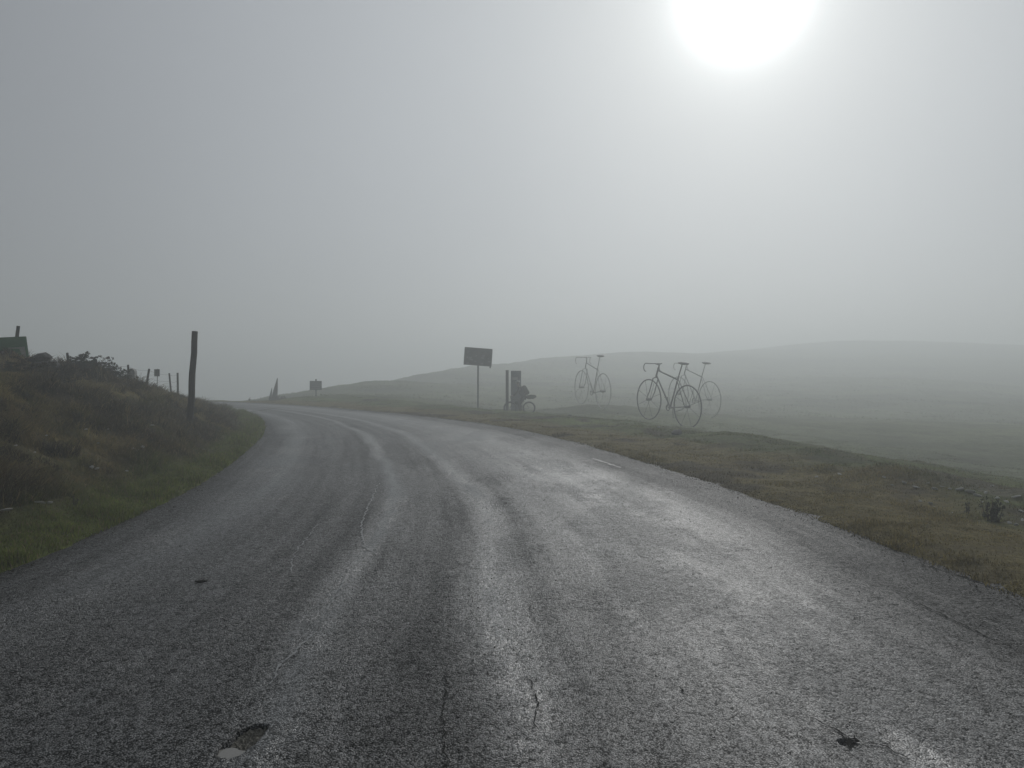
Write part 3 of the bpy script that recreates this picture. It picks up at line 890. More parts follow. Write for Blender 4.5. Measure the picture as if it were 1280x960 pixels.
# ------------------------------------------------------------------ shrubs and weeds
def leaf_cloud(rg, center, rad, n, size):
    """n small bent leaves spread through clumps inside an ellipsoid"""
    V, F_ = [], []
    clumps = []
    for _ in range(max(5, n // 45)):
        d = Vector((rg.gauss(0, 1), rg.gauss(0, 1), rg.gauss(0, 1))).normalized() * rg.random() ** 0.45
        clumps.append(Vector((d.x * rad[0], d.y * rad[1], d.z * rad[2])))
    for _ in range(n):
        c = rg.choice(clumps); k = 0.30
        p = Vector(center) + c + Vector((rg.gauss(0, rad[0] * k), rg.gauss(0, rad[1] * k), rg.gauss(0, rad[2] * k)))
        a = Vector((rg.gauss(0, 1), rg.gauss(0, 1), rg.gauss(0, 1) + 0.5)).normalized(); b = a.orthogonal().normalized()
        b = Matrix.Rotation(rg.random() * 6.28, 3, a) @ b
        s = size * rg.uniform(0.6, 1.4); m = len(V)
        V += [p - a * s * 0.5, p + b * s * 0.28 + a * 0.1 * s, p + a * s * 0.6, p - b * s * 0.28 + a * 0.1 * s]
        F_ += [(m, m + 1, m + 2, m + 3)]
    return V, F_


def shrub(loc, h, w, n, leaf, mat, label, seed, name='shrub', group=None, nst=7, cat='shrub'):
    rg = random.Random(seed)
    e = empty(name, loc)
    mb = MB(); fol = MB()
    nst = nst * 3
    for k in range(nst):
        a = rg.uniform(0, 6.28); d = rg.uniform(0.05, 1.0) * w * 0.55
        foot = Vector((math.cos(a) * d * 0.5, math.sin(a) * d * 0.5, -0.06))
        tip = Vector((math.cos(a) * d, math.sin(a) * d, h * rg.uniform(0.35, 1.0) * (1.0 - 0.35 * d / w)))
        m1 = foot.lerp(tip, 0.5) + Vector((rg.gauss(0, .03 * w), rg.gauss(0, .03 * w), 0.05 * h))
        mb.tube([foot, m1, tip], [0.008 * h + 0.002, 0.005 * h + 0.0015, 0.0015], 4)
        for q in range(5):
            f = rg.uniform(0.15, 1.0); base = foot.lerp(tip, f) if f < .5 else m1.lerp(tip, (f - .5) * 2)
            tw = base + Vector((rg.gauss(0, w * .07), rg.gauss(0, w * .07), abs(rg.gauss(0, h * .05))))
            mb.tube([base, tw], [0.003, 0.001], 3)
            V, Fq = leaf_cloud(rg, tw, (w * .06, w * .06, h * .06), max(4, 2 * n // (nst * 5)), leaf * 0.66)
            fol.add(V, Fq)
    mb.build('stem', M_STEM, e)
    fol.build('foliage', mat, e)
    return tag(e, label, cat, group)


def on_ground(u, y, dz=0.0):
    x = (u - 640.0) / F_PX * y
    return Vector((x, y, ground_z(x, y) + dz))


shrub(on_ground(103, 18.5), 0.40, 0.65, 1800, 0.05, M_LEAF, 'round dark shrub on the bank crest between the boulders and the twin-tipped shrub', 1)
shrub(on_ground(122, 19.2), 0.50, 0.85, 1500, 0.05, M_LEAFB, 'low spreading brown shrub on the bank crest', 2)
shrub(on_ground(141, 20), 0.70, 0.46, 1500, 0.05, M_LEAF, 'tallest thin shrub with a forked tip on the bank crest', 3)
shrub(on_ground(155, 20.6), 0.55, 0.6, 1500, 0.045, M_LEAF, 'bushy shrub on the bank crest beside the pale milestone', 4)
shrub(on_ground(180, 22.6), 0.55, 0.42, 900, 0.05, M_LEAF, 'square dense shrub between the milestone and the leaning fence post', 5)
shrub(on_ground(30, 14.6), 0.45, 1.1, 1800, 0.05, M_LEAFB, 'wide brown bush at the foot of the green board', 6)
shrub(on_ground(75, 16.5), 0.45, 1.1, 1600, 0.05, M_LEAFB, 'wide brown bush beneath the grey boulders', 7)
shrub(on_ground(12, 14.0), 0.40, 0.4, 350, 0.05, M_LEAF, 'leafy sprig growing up against the green board', 8)
shrub(on_ground(262, 20.5), 0.45, 0.22, 260, 0.04, M_LEAF, 'upright weed on the bank just past the tall wooden pole', 9, 'weed', nst=4, cat='weed')
shrub(on_ground(243, 19.5), 0.20, 0.3, 250, 0.04, M_LEAF, 'low leafy weed at the foot of the tall wooden pole', 10, 'weed', nst=5, cat='weed')
p = hit(94, 632); shrub(p, 0.13, 0.08, 80, 0.02, M_LEAF, 'small dark weed standing in the green strip below the left bank', 12, 'weed', nst=3, cat='weed')
p = hit(1240, 652); shrub(p, 0.32, 0.26, 900, 0.030, M_LEAF, 'dark bushy thistle on the right verge beside the rubble', 13, 'weed', nst=6, cat='weed')
p = hit(1209, 642); shrub(p, 0.16, 0.10, 80, 0.022, M_LEAF, 'thin small weed next to the dark bushy thistle', 14, 'weed', nst=3, cat='weed')
p = on_ground(350, 50); shrub(p, 0.35, 1.1, 500, 0.09, M_LEAFB, 'low bush at the foot of the pointed standing slab', 15)
shrub(on_ground(312, 52), 0.40, 0.3, 60, 0.08, M_LEAF, 'spindly bent plant on the far road edge', 16, 'weed', nst=2, cat='weed')

# ------------------------------------------------------------------ boulders on the bank crest
for k, (u, top, y, s, l) in enumerate([(46, 434, 17.0, .26, 'largest grey boulder on the bank crest beside the green board'), (58, 437, 17.2, .20, 'grey boulder in the middle of the row on the bank crest'), (68, 443, 17.6, .17, 'smaller grey boulder on the bank crest next to the round shrub'), (50, 440, 16.4, .18, 'grey boulder wedged in front of the largest one on the crest')]):
    put_rock('boulder', GREY[k % 3], on_ground(u, y, 0.16), s * 1.5, l, cat='boulder')

# ------------------------------------------------------------------ posts, fence and boards on the left
def pole(name, base, top, r0, r1, label, cat, mat=M_WOOD, seed=0, seg=12):
    rg = random.Random(seed); e = empty(name, base); d = Vector(top) - Vector(base)
    n = 9; pts = [Vector((0, 0, -0.35))] + [d * (k / n) + Vector((rg.gauss(0, .008), rg.gauss(0, .008), 0)) for k in range(n + 1)]
    rr = [r0] + [r0 + (r1 - r0) * k / n + rg.gauss(0, 0.0015) for k in range(n + 1)]
    MB().tube(pts, rr, seg).build('shaft', mat, e, smooth=False)
    ax = d.normalized()
    MB().tube([d - ax * 0.002, d + ax * 0.018], [r1 * 1.05, r1 * 0.95], seg).build('cap', mat, e)
    return tag(e, label, cat)


b = hit(237, 532); tp = at(243.5, 415, b.y + 0.1)
pole('wooden_pole', b, tp, 0.082, 0.068, 'tall dark wooden pole leaning on the left bank beside the road', 'pole', seed=4)

fence = empty('wire_fence', on_ground(222, 27))
tag(fence, 'low wire fence with thin wooden posts along the bank crest', 'fence')
fo = Vector(fence.location); tops = []
for (u, vt, y, lean, r) in [(222.0, 466, 27.0, 0.0, 0.037), (211.5, 466.5, 26.0, 0.10, 0.03), (186.5, 461, 23.6, -0.16, 0.034), (160, 456, 22.0, 0.05, 0.03), (120, 449, 20.3, 0.0, 0.03), (84, 441, 18.8, 0.04, 0.03)]:
    tq = at(u, vt, y); bq = Vector((tq.x + lean, tq.y, ground_z(tq.x + lean, tq.y) - 0.3))
    MB().tube([bq - fo, (bq.lerp(tq, .5)) - fo + Vector((.008, 0, 0)), tq - fo], [r * 1.08, r, r * 0.96], 8).build('post', M_WOOD, fence)
    tops.append((tq, (bq - tq).normalized()))
for dz in (0.05, 0.28, 0.45):
    for (a, da), (b_, db) in zip(tops[:-1], tops[1:]):
        p0, p1 = a + da * dz, b_ + db * dz
        pts = [p0.lerp(p1, k / 6) - fo - Vector((0, 0, 0.05 * math.sin(math.pi * k / 6))) for k in range(7)]
        MB().tube(pts, 0.0035, 4).build('wire', M_METAL, fence)

s = empty('small_sign', on_ground(196, 25))
tag(s, 'small pale square sign on a thin stake beside the wire fence', 'sign')
so = Vector(s.location); c = at(196.5, 466, 25)
MB().tube([Vector((0, 0, -0.3)), at(197, 461, 25) - so], 0.012, 6).build('stake', M_METAL, s)
MB().box(c - so + Vector((0, -0.02, 0)), (0.18, 0.012, 0.235)).build('plate', M_PALE, s, bevel=0.003)

# milestone with a rounded top
m = empty('milestone', on_ground(165, 21.8)); mo = Vector(m.location)
tz = at(165, 460.5, 21.8).z - mo.z; prof = [(-0.11, -0.2), (0.11, -0.2), (0.11, tz - 0.11)] + [(0.11 * math.cos(a), tz - 0.11 + 0.11 * math.sin(a)) for a in np.linspace(0.2, math.pi - 0.2, 9)] + [(-0.11, tz - 0.11)]
vs = [(x, -0.07, z) for x, z in prof] + [(x, 0.07, z) for x, z in prof]; q = len(prof)
MB().add(vs, [tuple(range(q)), tuple(range(2 * q - 1, q - 1, -1))] + [(i, (i + 1) % q, q + (i + 1) % q, q + i) for i in range(q)]).build('stone_body', M_WHITE, m)
tag(m, 'pale round-topped milestone among shrubs on the bank crest', 'milestone')

# green board with its post
gb = empty('green_board', on_ground(8, 17.5)); go = Vector(gb.location)
tag(gb, 'green board with pale lower band on a wooden post above the left bank', 'sign')
P = {k: at(u, v, y) - go for k, (u, v, y) in {'tl': (-46, 424, 16.9), 'tr': (29.5, 420.5, 17.6), 'br': (33, 446, 17.6), 'bl': (-48, 452, 16.9)}.items()}
th = Vector((0.03, 0.05, 0))


def slab(name, quad, mat, off=Vector((0, 0, 0)), thick=th):
    vs = [p + off for p in quad] + [p + off + thick for p in quad]
    MB().add(vs, [(0, 1, 2, 3), (7, 6, 5, 4), (0, 4, 5, 1), (1, 5, 6, 2), (2, 6, 7, 3), (3, 7, 4, 0)]).build(name, mat, gb)


slab('panel', (P['tl'], P['tr'], P['br'], P['bl']), M_GREEN)
fw = Vector((0, -0.012, 0))
slab('pale_band', (P['tl'].lerp(P['bl'], .55), P['tr'].lerp(P['br'], .50), P['br'].lerp(P['tr'], .03), P['bl'].lerp(P['tl'], .03)), M_PALE, fw, Vector((0, 0.006, 0)))
q1, q2 = P['bl'].lerp(P['br'], .78), P['bl'].lerp(P['br'], .93)
slab('dark_motif', (P['tl'].lerp(P['tr'], .70).lerp(q1, .55), P['tl'].lerp(P['tr'], .88).lerp(q2, .60), q2.lerp(P['tr'], .12), q1.lerp(P['tl'], .10)), M_GREEN, fw * 2.2, Vector((0, 0.006, 0)))
t0, t1 = at(16, 407, 17.5) - go, at(8, 470, 17.5) - go
MB().tube([t1 + Vector((0.05, 0.12, 0)), t0 + Vector((0.05, 0.12, 0))], 0.038, 10).build('post', M_WOOD, gb)

# ------------------------------------------------------------------ signs by the road
sg = empty('road_sign', on_ground(597.3, 39)); so = Vector(sg.location)
tag(sg, 'large dark rectangular sign on one slim post left of the info panel', 'sign')
ctr = at(597.7, 446, 39) - so
R_ = Matrix.Rotation(math.radians(4.0), 3, 'Y') @ Matrix.Rotation(math.radians(12), 3, 'Z')
bd = MB().box(ctr + Vector((0, -0.05, 0)), (1.42, 0.035, 0.87), R_).build('board', M_SIGN, sg, bevel=0.008)
for a, (sx, szz) in {'t': (0, 1), 'b': (0, -1), 'l': (-1, 0), 'r': (1, 0)}.items():
    dim = (1.45, 0.05, 0.035) if sx == 0 else (0.035, 0.05, 0.80)
    MB().box(ctr + Vector((0, -0.052, 0)) + R_ @ Vector((sx * 0.708, 0, szz * 0.4345)), dim, R_).build('rim', M_METAL, bd)
rg = random.Random(3)
for k in range(16):
    x, z = rg.uniform(-0.6, 0.62), rg.uniform(-0.36, -0.02) if k < 12 else rg.uniform(0, 0.3)
    MB().box(ctr + Vector((0, -0.05, 0)) + R_ @ Vector((x, -0.0195, z)), (rg.uniform(.05, .16), 0.003, rg.uniform(.03, .07)), R_ @ Matrix.Rotation(rg.uniform(-.3, .3), 3, 'Y')).build('sticker', M_STICK, bd)
MB().tube([Vector((0, 0, -0.4)), Vector((0.005, 0, 1.0)), ctr + Vector((0, 0.02, 0.3))], 0.045, 10).build('post', M_METAL, sg)
MB().box(ctr + R_ @ Vector((0.66, -0.02, -0.49)), (0.07, 0.05, 0.10), R_).build('bracket', M_METAL, sg, bevel=0.006)
for dz in (-0.2, 0.2):
    MB().box(ctr + Vector((0, 0.02, dz)), (0.14, 0.10, 0.05)).build('clamp', M_METAL, sg, bevel=0.006)

ds = empty('distant_sign', on_ground(395, 50)); so = Vector(ds.location)
tag(ds, 'small dark rectangular sign with post sticking out above, on the far roadside rise', 'sign')
ctr = at(395, 481.8, 50) - so
bd = MB().box(ctr + Vector((0, -0.07, 0)), (0.79, 0.03, 0.60)).build('board', M_SIGN, ds, bevel=0.008)
for z in (-0.2, -0.05, 0.10, 0.22):
    MB().box(ctr + Vector((random.uniform(-.04, .04), -0.087, z)), (0.58, 0.004, 0.045)).build('pale_line', M_STICK, bd)
MB().tube([Vector((0, 0, -0.3)), at(395, 473.8, 50) - so], 0.05, 8).build('post', M_WOOD, ds)

# pointed slabs at the far bend
def slab_stone(loc, tip, w0, label, seed):
    rg = random.Random(seed); e = empty('standing_slab', loc); d = tip - loc; vs, fs = [], []
    lv = [(-0.2, 1.0), (0.0, 1.0), (0.25, 0.86), (0.5, 0.68), (0.75, 0.45), (0.93, 0.2), (1.0, 0.06)]
    for f, k in lv:
        c = d * f; w = w0 * k * rg.uniform(.93, 1.07)
        skew = 0.35 * w0 * (1 - k) * 0.4
        for sx, sy in ((-1, -1), (1, -1), (1, 1), (-1, 1)):
            vs.append((c.x + sx * w / 2 + skew, c.y + sy * w * 0.28, c.z + rg.gauss(0, .01)))
    for i in range(len(lv) - 1):
        for k in range(4): fs.append((4 * i + k, 4 * i + (k + 1) % 4, 4 * i + 4 + (k + 1) % 4, 4 * i + 4 + k))
    fs += [(3, 2, 1, 0), tuple(4 * (len(lv) - 1) + k for k in range(4))]
    MB().add(vs, fs).build('stone_body', M_ROCKD, e)
    return tag(e, label, 'standing stone')


slab_stone(on_ground(342.5, 51), at(346, 472.5, 51), 0.36, 'tall pointed grey slab leaning at the far bend of the road', 1)
slab_stone(on_ground(337.5, 53), at(339.5, 484.5, 53), 0.20, 'short thin pointed slab beside the tall leaning one', 2)

# ------------------------------------------------------------------ info panel and stake by the cyclist
ip = empty('info_panel', on_ground(645, 41.0)); so = Vector(ip.location)
tag(ip, 'tall narrow slate blue info panel behind the cyclist', 'panel')
top = at(645, 463.5, 41).z - so.z
pb = MB().box((0, 0, top / 2 - .15), (0.55, 0.06, top + 0.3)).build('panel_body', M_PANEL, ip, bevel=0.01)
MB().box((-0.06, -0.033, top - 0.42), (0.30, 0.006, 0.16)).build('pale_print', M_STICK, pb)
MB().box((0.02, -0.033, top - 0.15), (0.38, 0.006, 0.10)).build('pale_print', M_PANEL, pb)
stk = empty('wooden_stake', on_ground(634, 39.6)); so = Vector(stk.location)
tag(stk, 'thick square wooden stake at the front wheel of the cyclist', 'post')
top = at(634.2, 463.3, 39.6).z - so.z
MB().box((0, 0, top / 2 - .15), (0.155, 0.155, top + 0.3)).build('shaft', M_WOOD, stk, bevel=0.012)
MB().box((0, 0, top + 0.008), (0.165, 0.165, 0.03)).build('cap', M_WOOD, stk, bevel=0.01)


# ------------------------------------------------------------------ bicycles
def arcpts(c, r, a0, a1, n, plane='xz', y=0.0):
    return [Vector((c[0] + r * math.cos(a), y, c[1] + r * math.sin(a))) for a in np.linspace(a0, a1, n)]


def wheel(e, c, R, r, nsp, rs, mr, mt, ms, k=1.0):
    """rim ring with spokes and hub as sub-parts; c is the hub, the wheel stands in the local xz plane"""
    c = Vector(c)
    wh = MB().ring(c, R - r, r, nseg=56, seg=8).build('wheel', mt, e, smooth=True)
    if mr is not mt: MB().ring(c, R - 2.4 * r, r * 0.6, nseg=48, seg=6).build('rim', mr, wh, smooth=True)
    for i in range(nsp):
        a = 2 * math.pi * (i + 0.5) / nsp
        d = Vector((math.cos(a), 0, math.sin(a)))
        MB().tube([c + Vector((0, (1 if i % 2 else -1) * 0.02 * k, 0)), c + d * (R - r * 1.2)], rs, 5).build('spoke', ms, wh)
    MB().tube([c + Vector((0, -0.045 * k, 0)), c + Vector((0, 0.045 * k, 0))], 0.022 * k, 10).build('hub', ms, wh)
    return wh


RH, FH, BB = (0.0, 0.34), (1.0, 0.34), (0.42, 0.275)
SC, SD = (0.275, 0.735), (0.185, 1.0)
HT, HB = (0.785, 0.885), (0.835, 0.735)


def v3(p, y=0.0, k=1.0): return Vector((p[0] * k, y * k, p[1] * k))


def giant_bike(rear_px, yr, front_px, yf, mat, label, r, k=2.94):
    """thin tubular racing-bicycle sculpture; +x local runs from the rear to the front wheel"""
    A, B = at(*rear_px, yr), at(*front_px, yf)
    hd = Vector((B.x - A.x, B.y - A.y, 0)); pitch = math.atan2(B.z - A.z, hd.length)
    e = empty('bicycle_sculpture', (A.x, A.y, A.z - 0.34 * k))
    e.rotation_euler = (0, -pitch, math.atan2(hd.y, hd.x))
    e.location = Vector((A.x, A.y, A.z)) - (e.rotation_euler.to_matrix() @ Vector((0, 0, 0.34 * k)))
    fr = MB()
    fr.tube([v3(SC, 0, k), v3((HT[0] + .012, HT[1] - .045), 0, k)], r, 10); fr.tube([v3((HB[0] - .006, HB[1] + .02), 0, k), v3(BB, 0, k)], r, 10)
    fr.tube([v3(BB, 0, k), v3(SC, 0, k), v3((SC[0] - 0.012, SC[1] + 0.03), 0, k)], r, 10); fr.tube([v3(HB, 0, k), v3(HT, 0, k)], r * 1.2, 10)
    fr.tube([v3(BB, -0.03, k), v3(BB, 0.03, k)], r * 1.4, 10)
    frame = fr.build('frame', mat, e, smooth=True)
    for s in (-1, 1):
        MB().tube([v3(BB, s * .02, k), v3(RH, s * .055, k)], r * .6, 8).build('chain_stay', mat, frame, smooth=True)
        MB().tube([v3(SC, s * .015, k), v3(RH, s * .055, k)], r * .55, 8).build('seat_stay', mat, frame, smooth=True)
    fk = MB()
    for s in (-1, 1):
        fk.tube([v3((HB[0] + .002, HB[1] - .01), s * .0, k), v3((HB[0] + .012, HB[1] - .03), s * .05, k), v3((0.925, 0.47), s * .055, k), v3(FH, s * .055, k)], [r * .9, r * .85, r * .7, r * .55], 8)
    fk.build('fork', mat, e, smooth=True)
    MB().tube([v3(SC, 0, k), v3((SD[0], SD[1] - .02), 0, k)], r * .8, 8).build('seat_post', mat, e, smooth=True)
    sd = MB(); L = 0.14 * k
    for i in range(2): pass
    sd.ellipsoid(v3((SD[0] - .02, SD[1]), 0, k), (L * .95, 0.062 * k, 0.022 * k), fn=lambda d: 1.0 - 0.28 * max(0, d.x) if abs(d.y) > .2 else 1.0)
    sd.build('saddle', mat, e, smooth=True)
    st = (HT[0] - .012, HT[1] + .045); cl = (0.875, 0.945)
    MB().tube([v3(HT, 0, k), v3(st, 0, k), v3(cl, 0, k)], r * .85, 8).build('stem', mat, e, smooth=True)
    hb = MB(); w = 0.155
    for s in (-1, 1):
        pts = [v3(cl, 0, k), v3(cl, s * w * .8, k), v3((cl[0] + .03, cl[1]), s * w, k)]
        pts += [v3((cl[0] + .045 + .055 * math.sin(a), cl[1] - .065 + .065 * math.cos(a)), s * w, k) for a in np.linspace(0.2, math.pi * 1.05, 9)]
        hb.tube(pts, r * .62, 8)
    hb.build('handlebar', mat, e, smooth=True)
    ck = MB().ring(v3(BB, .045, k), 0.045 * k, 0.010 * k, nseg=28, seg=6).build('chainring', mat, e, smooth=True)
    MB().tube([v3(BB, .05, k), v3((BB[0] + .02, BB[1] + .165), .05, k)], r * .5, 6).tube([v3((BB[0] + .02, BB[1] + .165), .05, k), v3((BB[0] + .02, BB[1] + .165), .11, k)], r * .5, 6).build('crank', mat, ck)
    MB().tube([v3(BB, -.05, k), v3((BB[0] - .02, BB[1] - .165), -.05, k)], r * .5, 6).tube([v3((BB[0] - .02, BB[1] - .165), -.05, k), v3((BB[0] - .02, BB[1] - .165), -.11, k)], r * .5, 6).build('crank', mat, ck)
    wheel(e, v3(RH, 0, k), .34 * k, r * 0.9, 8, r * 0.27, mat, mat, mat, k)
    wheel(e, v3(FH, 0, k), .34 * k, r * 0.9, 8, r * 0.27, mat, mat, mat, k)
    return tag(e, label, 'sculpture', 'giant bicycle sculptures in the misty hollow')


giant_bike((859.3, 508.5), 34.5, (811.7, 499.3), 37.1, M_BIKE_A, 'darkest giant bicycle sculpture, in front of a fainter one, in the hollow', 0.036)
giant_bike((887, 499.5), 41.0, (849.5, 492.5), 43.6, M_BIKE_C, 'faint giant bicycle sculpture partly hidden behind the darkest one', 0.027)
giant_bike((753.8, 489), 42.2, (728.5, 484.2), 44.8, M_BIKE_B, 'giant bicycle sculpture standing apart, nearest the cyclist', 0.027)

# the cyclist's own bicycle
B0 = on_ground(661.3, 40.0)
B1 = at(637.2, 506, 39.98)
bk = empty('touring_bicycle', B0)
bk.rotation_euler = (0, 0, math.radians(180))
tag(bk, 'dark bicycle with olive saddle bag under the standing rider', 'bicycle')
r = 0.016
fr = MB()
fr.tube([v3(SC), v3((HT[0] + .012, HT[1] - .045))], r, 8); fr.tube([v3((HB[0] - .006, HB[1] + .02)), v3(BB)], r * 1.15, 8)
fr.tube([v3(BB), v3(SC), v3((SC[0] - 0.012, SC[1] + 0.03))], r, 8); fr.tube([v3(HB), v3(HT)], r * 1.2, 8); fr.tube([v3(BB, -.035), v3(BB, .035)], 0.022, 10)
frame = fr.build('frame', M_FRAME, bk, smooth=True)
for s in (-1, 1):
    MB().tube([v3(BB, s * .02), v3(RH, s * .06)], r * .6, 6).build('chain_stay', M_FRAME, frame)
    MB().tube([v3(SC, s * .015), v3(RH, s * .06)], r * .55, 6).build('seat_stay', M_FRAME, frame)
    MB().tube([v3((HB[0] + .002, HB[1] - .01)), v3((HB[0] + .012, HB[1] - .03), s * .05), v3((0.925, 0.47), s * .055), v3(FH, s * .055)], r * .75, 6).build('fork_blade', M_FRAME, frame)
MB().tube([v3(SC), v3((0.20, .955))], 0.0135, 8).build('seat_post', M_STEEL, bk)
MB().ellipsoid(v3((0.185, .965)), (.135, .07, .026)).build('saddle', M_RUBBER, bk, smooth=True)
MB().tube([v3(HT), v3((.775, .93)), v3((.865, .95))], 0.015, 8).build('stem', M_FRAME, bk)
hb = MB(); cl = (.865, .95)
for s in (-1, 1):
    pts = [v3(cl), v3(cl, s * .17), v3((cl[0] + .03, cl[1]), s * .21)] + [v3((cl[0] + .05 + .05 * math.sin(a), cl[1] - .062 + .062 * math.cos(a)), s * .215) for a in np.linspace(.2, 3.3, 8)]
    hb.tube(pts, 0.014, 8)
    MB().box(v3((cl[0] + .10, cl[1] - .02), s * .215), (.03, .025, .09)).build('brake_lever', M_RUBBER, bk, bevel=.006)
hb.build('handlebar', M_RUBBER, bk, smooth=True)
ck = MB().ring(v3(BB, .05), .085, .008, nseg=28, seg=6).build('chainring', M_STEEL, bk)
for s in (-1, 1):
    tip = (BB[0] + s * .165, BB[1] - s * .03)
    MB().tube([v3(BB, s * .055), v3(tip, s * .065)], .011, 6).build('crank', M_STEEL, ck)
    MB().box(v3(tip, s * .11), (.09, .08, .02)).build('pedal', M_RUBBER, ck)
wheel(bk, v3(RH), .345, .030, 20, .0022, M_FRAME, M_RUBBER, M_STEEL)
wheel(bk, v3(FH), .345, .030, 20, .0022, M_FRAME, M_RUBBER, M_STEEL)
MB().ellipsoid(v3((-0.10, .92)), (.31, .10, .115), Matrix.Rotation(math.radians(4), 3, 'Y'), fn=lambda d: 1.0 + .10 * math.sin(9 * d.x + 2 * d.z)).build('saddle_bag', M_OLIVE, bk, smooth=True)
MB().ellipsoid(v3((.60, .62)), (.17, .04, .11)).build('frame_bag', M_RUBBER, bk, smooth=True)

# ------------------------------------------------------------------ the rider (skinned skeletons), astride, facing -X
def skin(name, nodes, edges, mat, parent, root=0, sub=2):
    me = bpy.data.meshes.new(name + '_sk')
    me.from_pydata([n_[:3] for n_ in nodes], edges, [])
    o = bpy.data.objects.new(name + '_sk', me); COL.objects.link(o)
    o.modifiers.new('s', 'SKIN')
    if not me.skin_vertices: me.skin_vertices.new()
    for i, n_ in enumerate(nodes):
        sv_ = me.skin_vertices[0].data[i]; rr = n_[3]
        sv_.radius = rr if isinstance(rr, tuple) else (rr, rr); sv_.use_root = (i == root)
    m_ = o.modifiers.new('u', 'SUBSURF'); m_.levels = sub; m_.render_levels = sub
    dg = bpy.context.evaluated_depsgraph_get(); dg.update()
    nm = bpy.data.meshes.new_from_object(o.evaluated_get(dg)); nm.name = name
    bpy.data.objects.remove(o); bpy.data.meshes.remove(me)
    nm.polygons.foreach_set('use_smooth', np.ones(len(nm.polygons), bool)); nm.materials.clear(); nm.materials.append(mat)
    ob = bpy.data.objects.new(name, nm); COL.objects.link(ob); ob.parent = parent
    return ob


# local frame: same as the bicycle (x forward, y to the rider's left, z up)
rider = empty('person', B0); rider.rotation_euler = (0, 0, math.radians(180))
tag(rider, 'person in dark clothes and pale helmet astride a bicycle by the info panel', 'person')
N = [(0.30, 0, 0.98, .12), (0.36, 0, 1.12, .115), (0.43, 0, 1.27, .125), (0.50, 0, 1.40, .115), (0.545, 0, 1.47, .055), (0.575, 0, 1.53, .055), (0.605, 0, 1.62, (.085, .075)), (0.60, 0, 1.70, .07)]
E = [(i, i + 1) for i in range(7)]
HANDS = []
for s in (-1, 1):
    n0 = len(N)
    hand = (0.905, s * .21, 0.965)
    N += [(0.50, s * .17, 1.39, .058), (0.60, s * .235, 1.20, .046), (0.74, s * .235, 1.07, .038), (0.85, s * .215, 0.995, .026), (hand[0], hand[1], hand[2] + .02, .034)]
    E += [(3, n0), (n0, n0 + 1), (n0 + 1, n0 + 2), (n0 + 2, n0 + 3), (n0 + 3, n0 + 4)]
    for q in range(4):                                   # fingers curl round the bar
        yy = hand[1] + s * (-.030 + .02 * q); i0 = len(N); ln = (.9, 1.0, .95, .75)[q]
        N += [(hand[0] + .035 * ln, yy, hand[2] + .015, .0095), (hand[0] + .055 * ln, yy, hand[2] - .012, .009), (hand[0] + .035 * ln, yy, hand[2] - .04, .008)]
        E += [(n0 + 4, i0), (i0, i0 + 1), (i0 + 1, i0 + 2)]
    i0 = len(N); N += [(hand[0] - .005, hand[1] - s * .04, hand[2] + .005, .010), (hand[0] + .02, hand[1] - s * .045, hand[2] - .025, .009)]
    E += [(n0 + 4, i0), (i0, i0 + 1)]
LEGS = {1: [(0.31, .10, 0.93, .095), (0.50, .16, 0.52, .068), (0.46, .19, 0.10, .045), (0.47, .20, 0.05, .042), (0.60, .21, 0.03, .035)],
        -1: [(0.31, -.10, 0.93, .095), (0.62, -.12, 0.62, .068), (0.36, -.13, 0.30, .045), (0.37, -.13, 0.25, .042), (0.50, -.13, 0.25, .035)]}
LEGS[1], LEGS[-1] = LEGS[1], LEGS[-1]
for s in (-1, 1):
    n0 = len(N); N += LEGS[s]
    E += [(0, n0)] + [(n0 + i, n0 + i + 1) for i in range(4)]
body = skin('body', N, E, M_SKIN, rider)
# face
hc = Vector((0.612, 0, 1.645))
fm = MB(); fm.ellipsoid(hc + Vector((.088, 0, -.012)), (.022, .014, .024)); fm.build('nose', M_SKIN, body, smooth=True)
for s in (-1, 1):
    MB().ellipsoid(hc + Vector((.076, s * .032, .012)), (.012, .014, .010)).build('eye', M_RUBBER, body, smooth=True)
    MB().ellipsoid(hc + Vector((-.005, s * .080, -.005)), (.022, .012, .034)).build('ear', M_SKIN, body, smooth=True)
MB().ellipsoid(hc + Vector((.072, 0, -.062)), (.012, .026, .007)).build('mouth', M_RUBBER, body, smooth=True)
he = MB(); he.ellipsoid(hc + Vector((-.008, 0, .055)), (.135, .105, .088), fn=lambda d: (1.0 if d.z > -.15 else .82))
helmet = he.build('helmet', M_HELMET, rider, smooth=True)
for s in (-1, 0, 1):
    MB().tube([hc + Vector((.10, s * .045, .105)), hc + Vector((0, s * .05, .150)), hc + Vector((-.10, s * .045, .105))], .010, 6).build('vent', M_RUBBER, helmet)
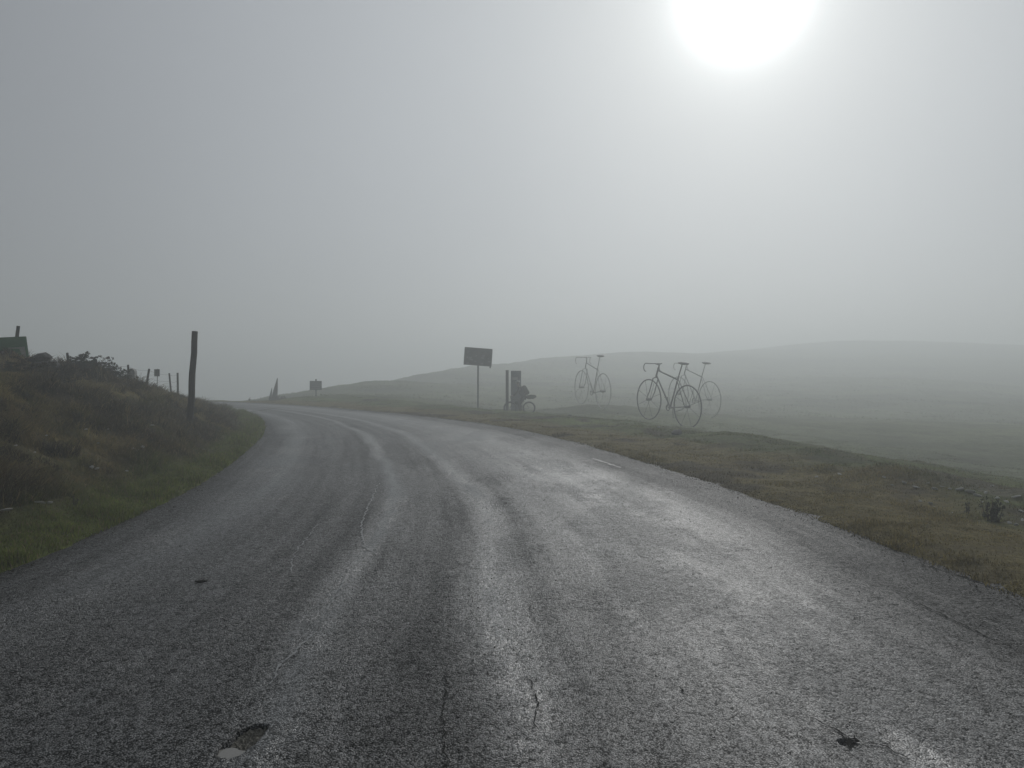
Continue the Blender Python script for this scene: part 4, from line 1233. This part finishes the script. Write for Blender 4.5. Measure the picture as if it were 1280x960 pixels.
# clothing over the body
NJ = [(0.29, 0, 0.93, .170), (0.36, 0, 1.12, .165), (0.43, 0, 1.27, .175), (0.50, 0, 1.40, .155), (0.535, 0, 1.46, .075)]
EJ = [(0, 1), (1, 2), (2, 3), (3, 4)]
for s in (-1, 1):
    n0 = len(NJ); NJ += [(0.50, s * .175, 1.39, .080), (0.60, s * .24, 1.20, .065), (0.74, s * .24, 1.07, .055), (0.835, s * .218, 1.005, .042)]
    EJ += [(3, n0), (n0, n0 + 1), (n0 + 1, n0 + 2), (n0 + 2, n0 + 3)]
skin('jacket', NJ, EJ, M_NAVY, rider)
NP_ = [(0.30, 0, 0.97, .150)]; EP = []
for s in (-1, 1):
    n0 = len(NP_); L = LEGS[s]
    NP_ += [(L[0][0], L[0][1], L[0][2], .118), (L[1][0], L[1][1], L[1][2], .092), (L[2][0], L[2][1], L[2][2] + .05, .066)]
    EP += [(0, n0), (n0, n0 + 1), (n0 + 1, n0 + 2)]
    f = L[3]
    MB().ellipsoid((f[0] + .07, f[1], f[2] - .005), (.145, .052, .055), fn=lambda d: 1.0 if d.z > -.3 else .85).build('shoe', M_RUBBER, rider, smooth=True)
skin('trousers', NP_, EP, M_PANTS, rider)

bp = empty('backpack', B0); bp.rotation_euler = (0, 0, math.radians(180))
tag(bp, 'rounded dark backpack on the back of the rider', 'backpack')
Rb = Matrix.Rotation(math.radians(24), 3, 'Y')
pk = MB().ellipsoid((0.20, 0, 1.27), (.155, .17, .29), Rb, fn=lambda d: 1.0 / max(abs(d.x) ** 3 + abs(d.y) ** 3 + abs(d.z) ** 3, .2) ** (1 / 3) * .92).build('pack_body', M_PACK, bp, smooth=True)
MB().ellipsoid((0.075, 0, 1.20), (.075, .13, .15), Rb).build('front_pocket', M_OLIVE, bp, smooth=True)
for s in (-1, 1):
    MB().tube([Vector((.34, s * .10, 1.46)), Vector((.50, s * .11, 1.525)), Vector((.645, s * .11, 1.38)), Vector((.58, s * .12, 1.20)), Vector((.36, s * .13, 1.06))], .018, 6).build('strap', M_PACK, bp, smooth=True)

# ------------------------------------------------------------------ mist
hz = MB().box((0, 240, -9.5), (1020, 680, 37.0)).build('haze', bpy.data.materials.new('mist'))
hm = hz.data.materials[0]; hm.use_nodes = True
for n_ in list(hm.node_tree.nodes): hm.node_tree.nodes.remove(n_)
ho = hm.node_tree.nodes.new('ShaderNodeOutputMaterial'); pv = hm.node_tree.nodes.new('ShaderNodeVolumePrincipled')
pv.inputs['Color'].default_value = (0.915, 0.96, 0.97, 1)
pv.inputs['Density'].default_value = 0.0112
pv.inputs['Anisotropy'].default_value = 0.45
pv.inputs['Density Attribute'].default_value = ''
pv.inputs['Temperature Attribute'].default_value = '' if 'Temperature Attribute' in pv.inputs else ''
hm.node_tree.links.new(pv.outputs[0], ho.inputs['Volume'])
gzmin = float(gz.min())
for v in hz.data.vertices:
    v.co.z = float(gz.max()) + 1.5 if v.co.z > 0 else gzmin - 1.0
tag(hz, 'pale morning mist over the mountain pass', 'mist', kind='stuff')
